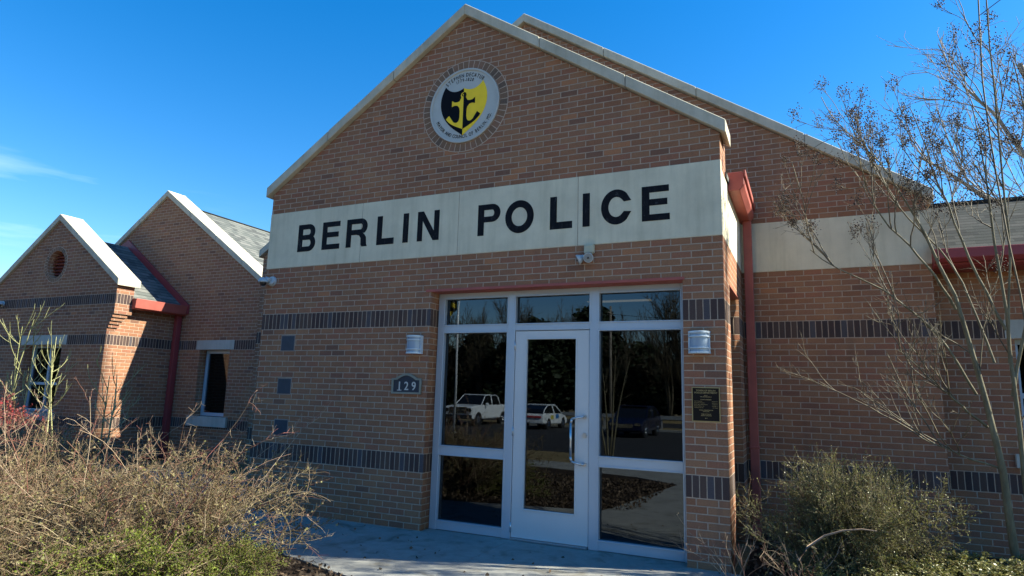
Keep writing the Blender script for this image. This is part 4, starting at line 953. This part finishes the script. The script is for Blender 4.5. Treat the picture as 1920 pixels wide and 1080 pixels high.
# ------------------------------------------------------------------ what the door glass reflects: the lot behind the camera
ZG = -.578
def wheel(cx, cy, cz, r, parent, side):
    w = MB().cyl((cx-side*.11, cy, cz), (cx+side*.11, cy, cz), r, r, 24).build('wheel', 'rubber', parent)
    m = MB().cyl((cx+side*.111, cy, cz), (cx+side*.118, cy, cz), r*.62, r*.58, 20)
    for i in range(5):
        a = i*2*math.pi/5; m.cyl((cx+side*.12, cy, cz), (cx+side*.125, cy+math.cos(a)*r*.55, cz+math.sin(a)*r*.55), .035, .03, 6)
    m.build('rim', 'chrome', w)
def vehicle(name, label, x, y, face, L, Wd, paint, body, cab, wheels, wr, group=None, extra=None):
    """body / cab: side outlines (along the length from the nose, height above ground)"""
    o = empty(name, (x, y, ZG), label=label, cat='truck' if 'truck' in name else 'car', group=group)
    s = face
    def Yp(t): return y-s*t     # t metres back from the nose; the nose is at y
    cut = MB(); cut.prism([(Yp(t), ZG+z) for t, z in body], 'x', x-Wd/2, x+Wd/2)
    b = cut.build('body', paint, o, bevel=.05, seg=3)
    cb = MB(); n = len(cab); ins = .16
    low = [(Yp(t), ZG+z) for t, z in cab]; zt_ = max(z for _, z in low); zb_ = min(z for _, z in low)
    def inset(z): return Wd/2-.03-ins*(z-zb_)/(zt_-zb_)
    vs = [(x-inset(z), yy, z) for yy, z in low]+[(x+inset(z), yy, z) for yy, z in low]
    cb.add(vs, [tuple(range(n)), tuple(range(2*n-1, n-1, -1))]+[(i, n+i, n+(i+1) % n, (i+1) % n) for i in range(n)])
    cb.build('windows', 'carglass', o, bevel=.03, seg=2)
    top = [q for q in low if q[1] > zt_-.12]; ya, yb = min(q[0] for q in top), max(q[0] for q in top)
    rf = MB().box(x-inset(zt_)-.0, x+inset(zt_)+.0, ya, yb, zt_-.03, zt_+.03)
    for sg in (-1, 1):
        # pillars along the window outline
        pts = [(x+sg*(inset(z)+.005), yy, z) for yy, z in low]; fr_ = min(range(n), key=lambda i: 0)
        rf.tube(pts[0:n], .035, 6)
        mid = (ya+yb)/2; rf.tube([(x+sg*(inset(zt_)+.005), mid, zt_), (x+sg*(inset(zb_)+.012), mid+s*.1, zb_)], .04, 6)
    rf.build('roof', paint, o, bevel=.01)
    for t in wheels:
        for sg in (-1, 1):
            MB().cyl((x+sg*(Wd/2-.25), Yp(t), ZG+wr), (x+sg*(Wd/2+.004), Yp(t), ZG+wr), wr*1.16, wr*1.16, 24).build('wheel_arch', 'darkplastic', o)
            wheel(x+sg*(Wd/2-.105), Yp(t), ZG+wr, wr, o, sg)
    if extra: extra(o, Yp, x, Wd, s)
    return o
def truck_bits(o, Yp, x, Wd, s):
    gm = MB().box(x-.62, x+.62, min(Yp(-.02), Yp(.05)), max(Yp(-.02), Yp(.05)), ZG+.78, ZG+1.12).build('grille', 'darkplastic', o)
    c = MB(); yy = sorted((Yp(-.035), Yp(0)))
    c.box(x-.66, x+.66, yy[0], yy[1], ZG+1.10, ZG+1.15); c.box(x-.66, x+.66, yy[0], yy[1], ZG+.75, ZG+.79); c.box(x-.03, x+.03, yy[0]-.003, yy[1], ZG+.79, ZG+1.10); c.box(x-.62, x+.62, yy[0]+.002, yy[1], ZG+.93, ZG+.96)
    c.build('grille_bar', 'chrome', gm)
    for sg in (-1, 1):
        MB().box(*sorted((x+sg*.68, x+sg*.97)), yy[0], yy[1]+.1, ZG+.88, ZG+1.08).build('headlight', 'carglass', o)
        MB().box(*sorted((x+sg*1.06, x+sg*1.26)), *sorted((Yp(1.75), Yp(1.87))), ZG+1.22, ZG+1.42).build('mirror', 'carwhite', o, bevel=.03)
        MB().box(*sorted((x+sg*.95, x+sg*1.08)), *sorted((Yp(1.8), Yp(1.84))), ZG+1.26, ZG+1.30).build('mirror_arm', 'darkplastic', o)
    yb = sorted((Yp(-.12), Yp(.1))); MB().box(x-.98, x+.98, yb[0], yb[1], ZG+.42, ZG+.68).build('bumper', 'darkplastic', o, bevel=.03)
TB = [(0, .5), (0, 1.12), (.25, 1.2), (1.5, 1.3), (5.75, 1.33), (5.8, .6), (5.6, .45), (.1, .42)]
TC = [(1.35, 1.27), (2.15, 1.88), (2.4, 1.93), (3.85, 1.93), (4.0, 1.8), (4.15, 1.29)]
vehicle('pickup_truck', 'white pickup truck mirrored in the left door side pane', -19.2, -29.2, 1, 5.8, 2.0, 'carwhite', TB, TC, (.95, 4.6), .40, extra=truck_bits)
def car_bits(o, Yp, x, Wd, s):
    m = MB(); m.box(x+Wd/2+.001, x+Wd/2+.008, *sorted((Yp(1.6), Yp(2.15))), ZG+.62, ZG+.9); m.build('door_decal', 'decalblue', o)
    m = MB(); m.box(x+Wd/2+.001, x+Wd/2+.008, *sorted((Yp(2.5), Yp(3.0))), ZG+.6, ZG+.85); m.build('door_decal', 'decalyel', o)
    m = MB(); rr = random.Random(3)
    for i in range(9):
        t = rr.uniform(2.9, 4.0); z = ZG+rr.uniform(.5, .95); t2 = t+rr.uniform(-.25, .25); z2 = z+rr.uniform(-.2, .25)
        m.tube([(x+Wd/2+.006, Yp(t), z), (x+Wd/2+.006, Yp(t2), z2)], .012, 4)
    m.build('branch_decal', 'darkplastic', o)
    MB().box(x-.7, x+.7, *sorted((Yp(4.18), Yp(4.26))), ZG+.7, ZG+.8).build('tail_light', 'flagred', o)
CB = [(0, .35), (.02, .6), (.3, .75), (1.1, .92), (3.9, .98), (4.2, .9), (4.2, .35), (.2, .25)]
CC = [(.95, .88), (1.75, 1.38), (2.3, 1.46), (3.1, 1.44), (3.75, 1.2), (4.1, .97)]
vehicle('patrol_hatchback', 'small white hatchback with side decals mirrored in the door glass', -14.1, -33.2, -1, 4.2, 1.7, 'carwhite', CB, CC, (.75, 3.3), .31, extra=car_bits)
def dark_bits(o, Yp, x, Wd, s):
    for sg in (-1, 1): MB().box(*sorted((x+sg*.5, x+sg*.8)), *sorted((Yp(-.01), Yp(.1))), ZG+.62, ZG+.75).build('headlight', 'chrome', o)
    MB().box(x-.42, x+.42, *sorted((Yp(-.02), Yp(.06))), ZG+.5, ZG+.7).build('grille', 'chrome', o)
CB2 = [(0, .35), (.02, .7), (.3, .86), (1.2, 1.0), (4.3, 1.05), (4.6, .9), (4.6, .35), (.2, .28)]
CC2 = [(1.05, .97), (1.9, 1.5), (2.5, 1.6), (3.6, 1.56), (4.1, 1.35), (4.5, 1.03)]
vehicle('parked_car', 'dark navy car mirrored in the right door side pane', -7.5, -25.8, 1, 4.6, 1.85, 'carnavy', CB2, CC2, (.85, 3.6), .34, extra=dark_bits)

# flagpole with two limp flags
fp = (-15.6, -22.5)
pole = empty('flagpole', (fp[0], fp[1], gz(*fp)), label='white flagpole mirrored in the left panes', cat='flagpole')
MB().cyl((fp[0], fp[1], -.6), (fp[0], fp[1], 8.6), .07, .04, 14).sphere((fp[0], fp[1], 8.68), .1, n=8).build('pole', 'offlens', pole)
MB().cyl((fp[0], fp[1], -.6), (fp[0], fp[1], -.5), .2, .18, 14).build('base', 'concrete', pole)
def flag(z1, drop, mats, label):
    fo = empty('flag', (fp[0], fp[1], z1), label=label, cat='flag', group='flags on the pole')
    m = MB(); cols = 9; rows = 13
    def pt(i, j): return (fp[0]-.06-i*.07, fp[1]+.07*math.sin(i*1.7+j*.2), z1-j*drop/rows-i*.07-.03*math.sin(i))
    for i in range(cols):
        for j_ in range(rows): m.add([pt(i, j_), pt(i+1, j_), pt(i+1, j_+1), pt(i, j_+1)], [(0, 1, 2, 3)], 2 if (len(mats) > 2 and i < 4 and j_ < 6) else j_ % 2 if len(mats) > 2 else (i+j_) // 3 % 2)
    m.build('cloth', mats, fo)
flag(8.4, 1.2, ['flagred', 'flagwhite', 'flagblue'], 'striped red and white flag at the top of the pole')
flag(6.9, 1.0, ['flagblack', 'flagyellow'], 'black and yellow flag below the striped one')
# rail along the road, utility poles and wires
ra = empty('guard_rail', (0, -37, -.6), label='long grey guard rail beyond the parking lot, mirrored in the glass', cat='guard rail')
MB().box(-60, 40, -37.05, -37, .05, .30).build('rail', 'galv', ra)
for i in range(26): MB().box(-60+i*4, -59.88+i*4, -37.2, -37.06, -.6, .28).build('post', 'galv', ra)
for i, yy in enumerate((-49, -49.6)):
    ww = []
    for a, b in ((-60, -15), (-15, 30)): ww += [(a+(b-a)*t/12, yy, 8.1+.8*i-1.2*(1-(2*t/12-1)**2)) for t in range(13)]
    tag(MB().tube(ww, .02, 5).build('power_line', 'wire'), ('lower' if i == 0 else 'upper')+' black power line beyond the road, mirrored in the glass', 'power line')
for x in (-60, -15, 30):
    up = empty('utility_pole', (x, -49.3, -.6), label='wooden utility pole '+{-60: 'far left beyond the road', -15: 'beyond the road behind the flagpole', 30: 'far right beyond the road'}[x], cat='utility pole', group='utility poles along the road')
    MB().cyl((x, -49.3, -.7), (x, -49.3, 9.6), .15, .1, 10).build('pole', 'bark2', up); MB().box(x-.06, x+.06, -50.2, -48.4, 8.9, 9.0).build('crossarm', 'bark2', up)

# trees across the road
g = np.random.default_rng(77)
def crown_tree(seed, h, r, n, conic):
    g = np.random.default_rng(seed)
    t = g.uniform(0, 1, n)**.8; rad = r*(1-t)**(.7 if conic else .45)*g.uniform(.35, 1, n)**.5; a = g.uniform(0, 2*math.pi, n)
    lob = 1+.25*np.sin(a*3+t*9)+.15*np.sin(a*5-t*14)
    p = np.stack([rad*lob*np.cos(a), rad*lob*np.sin(a), h*(.08+.92*t)], -1)+g.normal(0, .30, (n, 3))
    v, f = leaves(p, g.normal(0, 1, (n, 3)), g.uniform(.22, .55, n), g, .45); cm = npmesh('evergreen_crown', v, f)
    v, f = tubes([(grow(np.zeros((1, 3)), np.array([[0, 0, 1.]]), np.array([h*.9]), 8, .02, 0, g), .2, .04)], 8); return [npmesh('evergreen_trunk', v, f, True), cm]
ET = [crown_tree(81, 8.5, 3.2, 22000, False), crown_tree(82, 10.5, 3.0, 22000, True)]
adj = ['dark evergreen tree across the road']
for i in range(16):
    x = -76+i*6.2+g.uniform(-1, 1); y = -56-g.uniform(0, 7); s = g.uniform(.8, 1.15)
    place('evergreen_tree', ET[i % 2], ('bark2', 'needle'), ('trunk', 'crown'), x, y, -.6, g.uniform(0, 6), (s*1.5, s*1.5, s*1.02), label='dark evergreen tree across the road behind the photographer', cat='tree', group='evergreens across the road')
for i in range(13):
    y = -50+i*4.6+g.uniform(-1, 1); x = -52-g.uniform(0, 6); s = g.uniform(.8, 1.15)
    place('evergreen_tree', ET[i % 2], ('bark2', 'needle'), ('trunk', 'crown'), x, y, -.3, g.uniform(0, 6), (s*1.5, s*1.5, s*.9), label='dark evergreen tree left of the lawn, mirrored in the wing windows', cat='tree', group='evergreens left of the lawn')
def bare_meshes(seed, h):
    g = np.random.default_rng(seed)
    a = grow(np.zeros((4, 3)), dirs(4, 72, 88, g), np.full(4, h*.75), 10, .05, 0, g)
    p, d, _ = children(a, 9, .45, .3, .3, 1, g); b = grow(p, d, g.uniform(.15, .35, len(p))*h, 8, .08, -.03, g)
    p, d, _ = children(b, 7, .5, .3, .2, 1, g); c = grow(p, d, g.uniform(.06, .16, len(p))*h, 6, .1, -.02, g)
    p, d, _ = children(c, 4, .6, .3, .2, 1, g); e = grow(p, d, g.uniform(.03, .07, len(p))*h, 4, .1, 0, g)
    v, f = tubes([(a, .14, .05)], 7); v2, f2 = tubes([(b, .06, .025), (c, .028, .018), (e, .02, .014)], 3)
    return [npmesh('bare_trunk', v, f, True), npmesh('bare_crown', v2, f2)]
BT = bare_meshes(91, 15)
for i in range(44):
    x = -80+i*2.35+g.uniform(-2, 2)
    place('bare_tree', BT, ('twigbark', 'twigbark'), ('trunk', 'crown'), x, -53-g.uniform(0, 9), -.6, g.uniform(0, 6), g.uniform(.66, .84), label='tall bare tree across the road behind the photographer', cat='tree', group='bare trees across the road')
BS = [([(0+dx*.1, -10.6, -.1), (dx*.35, -10.6, 1.3), (dx*.8, -10.6, 2.6)], .03, .008) for dx in (-1, -.4, .2, .8)]
BS = [([(-3.9+x, y, z) for x, y, z in l], a, b) for l, a, b in BS]
myrtle('crape_myrtle', BS, 64, 'multi stemmed bare crape myrtle on the lawn behind the photographer', k=(4, 4, 3), seedfrac=.2)
# ------------------------------------------------------------------ light, sky, camera
EL, AZ = R(38), R(22)
w = bpy.data.worlds.new('World'); S.world = w; w.use_nodes = True; nt = w.node_tree; N = nt.nodes; Lk = nt.links
bg = N['Background']; sky = N.new('ShaderNodeTexSky'); sky.sky_type = 'NISHITA'; sky.sun_disc = False; sky.sun_elevation = EL; sky.sun_rotation = math.pi/2-AZ
sky.altitude = 0; sky.air_density = 1.15; sky.dust_density = .25; sky.ozone_density = 3.5
hs = N.new('ShaderNodeHueSaturation'); hs.inputs['Hue'].default_value = .504; hs.inputs['Saturation'].default_value = 1.42; hs.inputs['Value'].default_value = 1.0; Lk.new(sky.outputs[0], hs.inputs['Color'])
tc = N.new('ShaderNodeTexCoord'); mp = N.new('ShaderNodeMapping'); mp.inputs['Rotation'].default_value = (R(8), R(-14), R(20)); mp.inputs['Scale'].default_value = (1.6, 1.6, 13)
Lk.new(tc.outputs['Generated'], mp.inputs[0]); no = N.new('ShaderNodeTexNoise'); no.inputs['Scale'].default_value = 1.5; no.inputs['Detail'].default_value = 7; no.inputs['Roughness'].default_value = .5; Lk.new(mp.outputs[0], no.inputs['Vector'])
rp = N.new('ShaderNodeValToRGB'); rp.color_ramp.elements[0].position = .48; rp.color_ramp.elements[1].position = .78; Lk.new(no.outputs['Fac'], rp.inputs[0])
sp = N.new('ShaderNodeSeparateXYZ'); Lk.new(tc.outputs['Generated'], sp.inputs[0])
def mr(src, a, b, c, d):
    x = N.new('ShaderNodeMapRange'); x.interpolation_type = 'SMOOTHSTEP'; Lk.new(src, x.inputs[0]); x.inputs[1].default_value = a; x.inputs[2].default_value = b; x.inputs[3].default_value = c; x.inputs[4].default_value = d; return x.outputs[0]
def mu(a, b):
    x = N.new('ShaderNodeMath'); x.operation = 'MULTIPLY'; Lk.new(a, x.inputs[0]); Lk.new(b, x.inputs[1]); return x.outputs[0]
mask = mu(mu(mr(sp.outputs[2], .14, .2, 0, 1), mr(sp.outputs[2], .22, .31, 1, 0)), mu(mr(sp.outputs[0], -.70, -.86, 0, .55), mr(sp.outputs[1], .0, .3, 0, 1)))
mx = N.new('ShaderNodeMix'); mx.data_type = 'RGBA'; Lk.new(mu(rp.outputs[0], mask), mx.inputs[0]); Lk.new(hs.outputs[0], mx.inputs[6]); mx.inputs[7].default_value = (9, 10, 11, 1)
Lk.new(mx.outputs[2], bg.inputs[0]); bg.inputs[1].default_value = .084
sun = bpy.data.lights.new('sun', 'SUN'); sun.energy = 5; sun.angle = R(.53); sun.color = (1, .97, .80)
so = bpy.data.objects.new('sun', sun); COL.objects.link(so)
sd = Vector((math.cos(EL)*math.cos(AZ), math.cos(EL)*math.sin(AZ), math.sin(EL))); so.rotation_euler = sd.to_track_quat('Z', 'Y').to_euler(); so.location = (20, 10, 20)

cam = bpy.data.cameras.new('camera'); co = bpy.data.objects.new('camera', cam); COL.objects.link(co); S.camera = co
f_, cx, cy, cz, yaw, pit, rol = 1186.16, 1.0523, -6.148, 1.5003, .4365, .1653, .0280
fw = Vector((-math.sin(yaw)*math.cos(pit), math.cos(yaw)*math.cos(pit), math.sin(pit))); r = Vector((math.cos(yaw), math.sin(yaw), 0)); u = r.cross(fw)
r2 = r*math.cos(rol)+u*math.sin(rol); u2 = u*math.cos(rol)-r*math.sin(rol)
m = Matrix.Identity(4)
for i in range(3): m[i][0] = r2[i]; m[i][1] = u2[i]; m[i][2] = -fw[i]
m[0][3], m[1][3], m[2][3] = cx, cy, cz
co.matrix_world = m
cam.sensor_width = 36; cam.lens = f_/1920*36; cam.clip_end = 3000; cam.clip_start = .05
S.view_settings.view_transform = 'Standard'; S.view_settings.look = 'None'; S.view_settings.gamma = 1; S.view_settings.exposure = 1.5
S.cycles.use_denoising = True; S.cycles.max_bounces = 8; S.cycles.transparent_max_bounces = 12
S.cycles.sample_clamp_indirect = 8
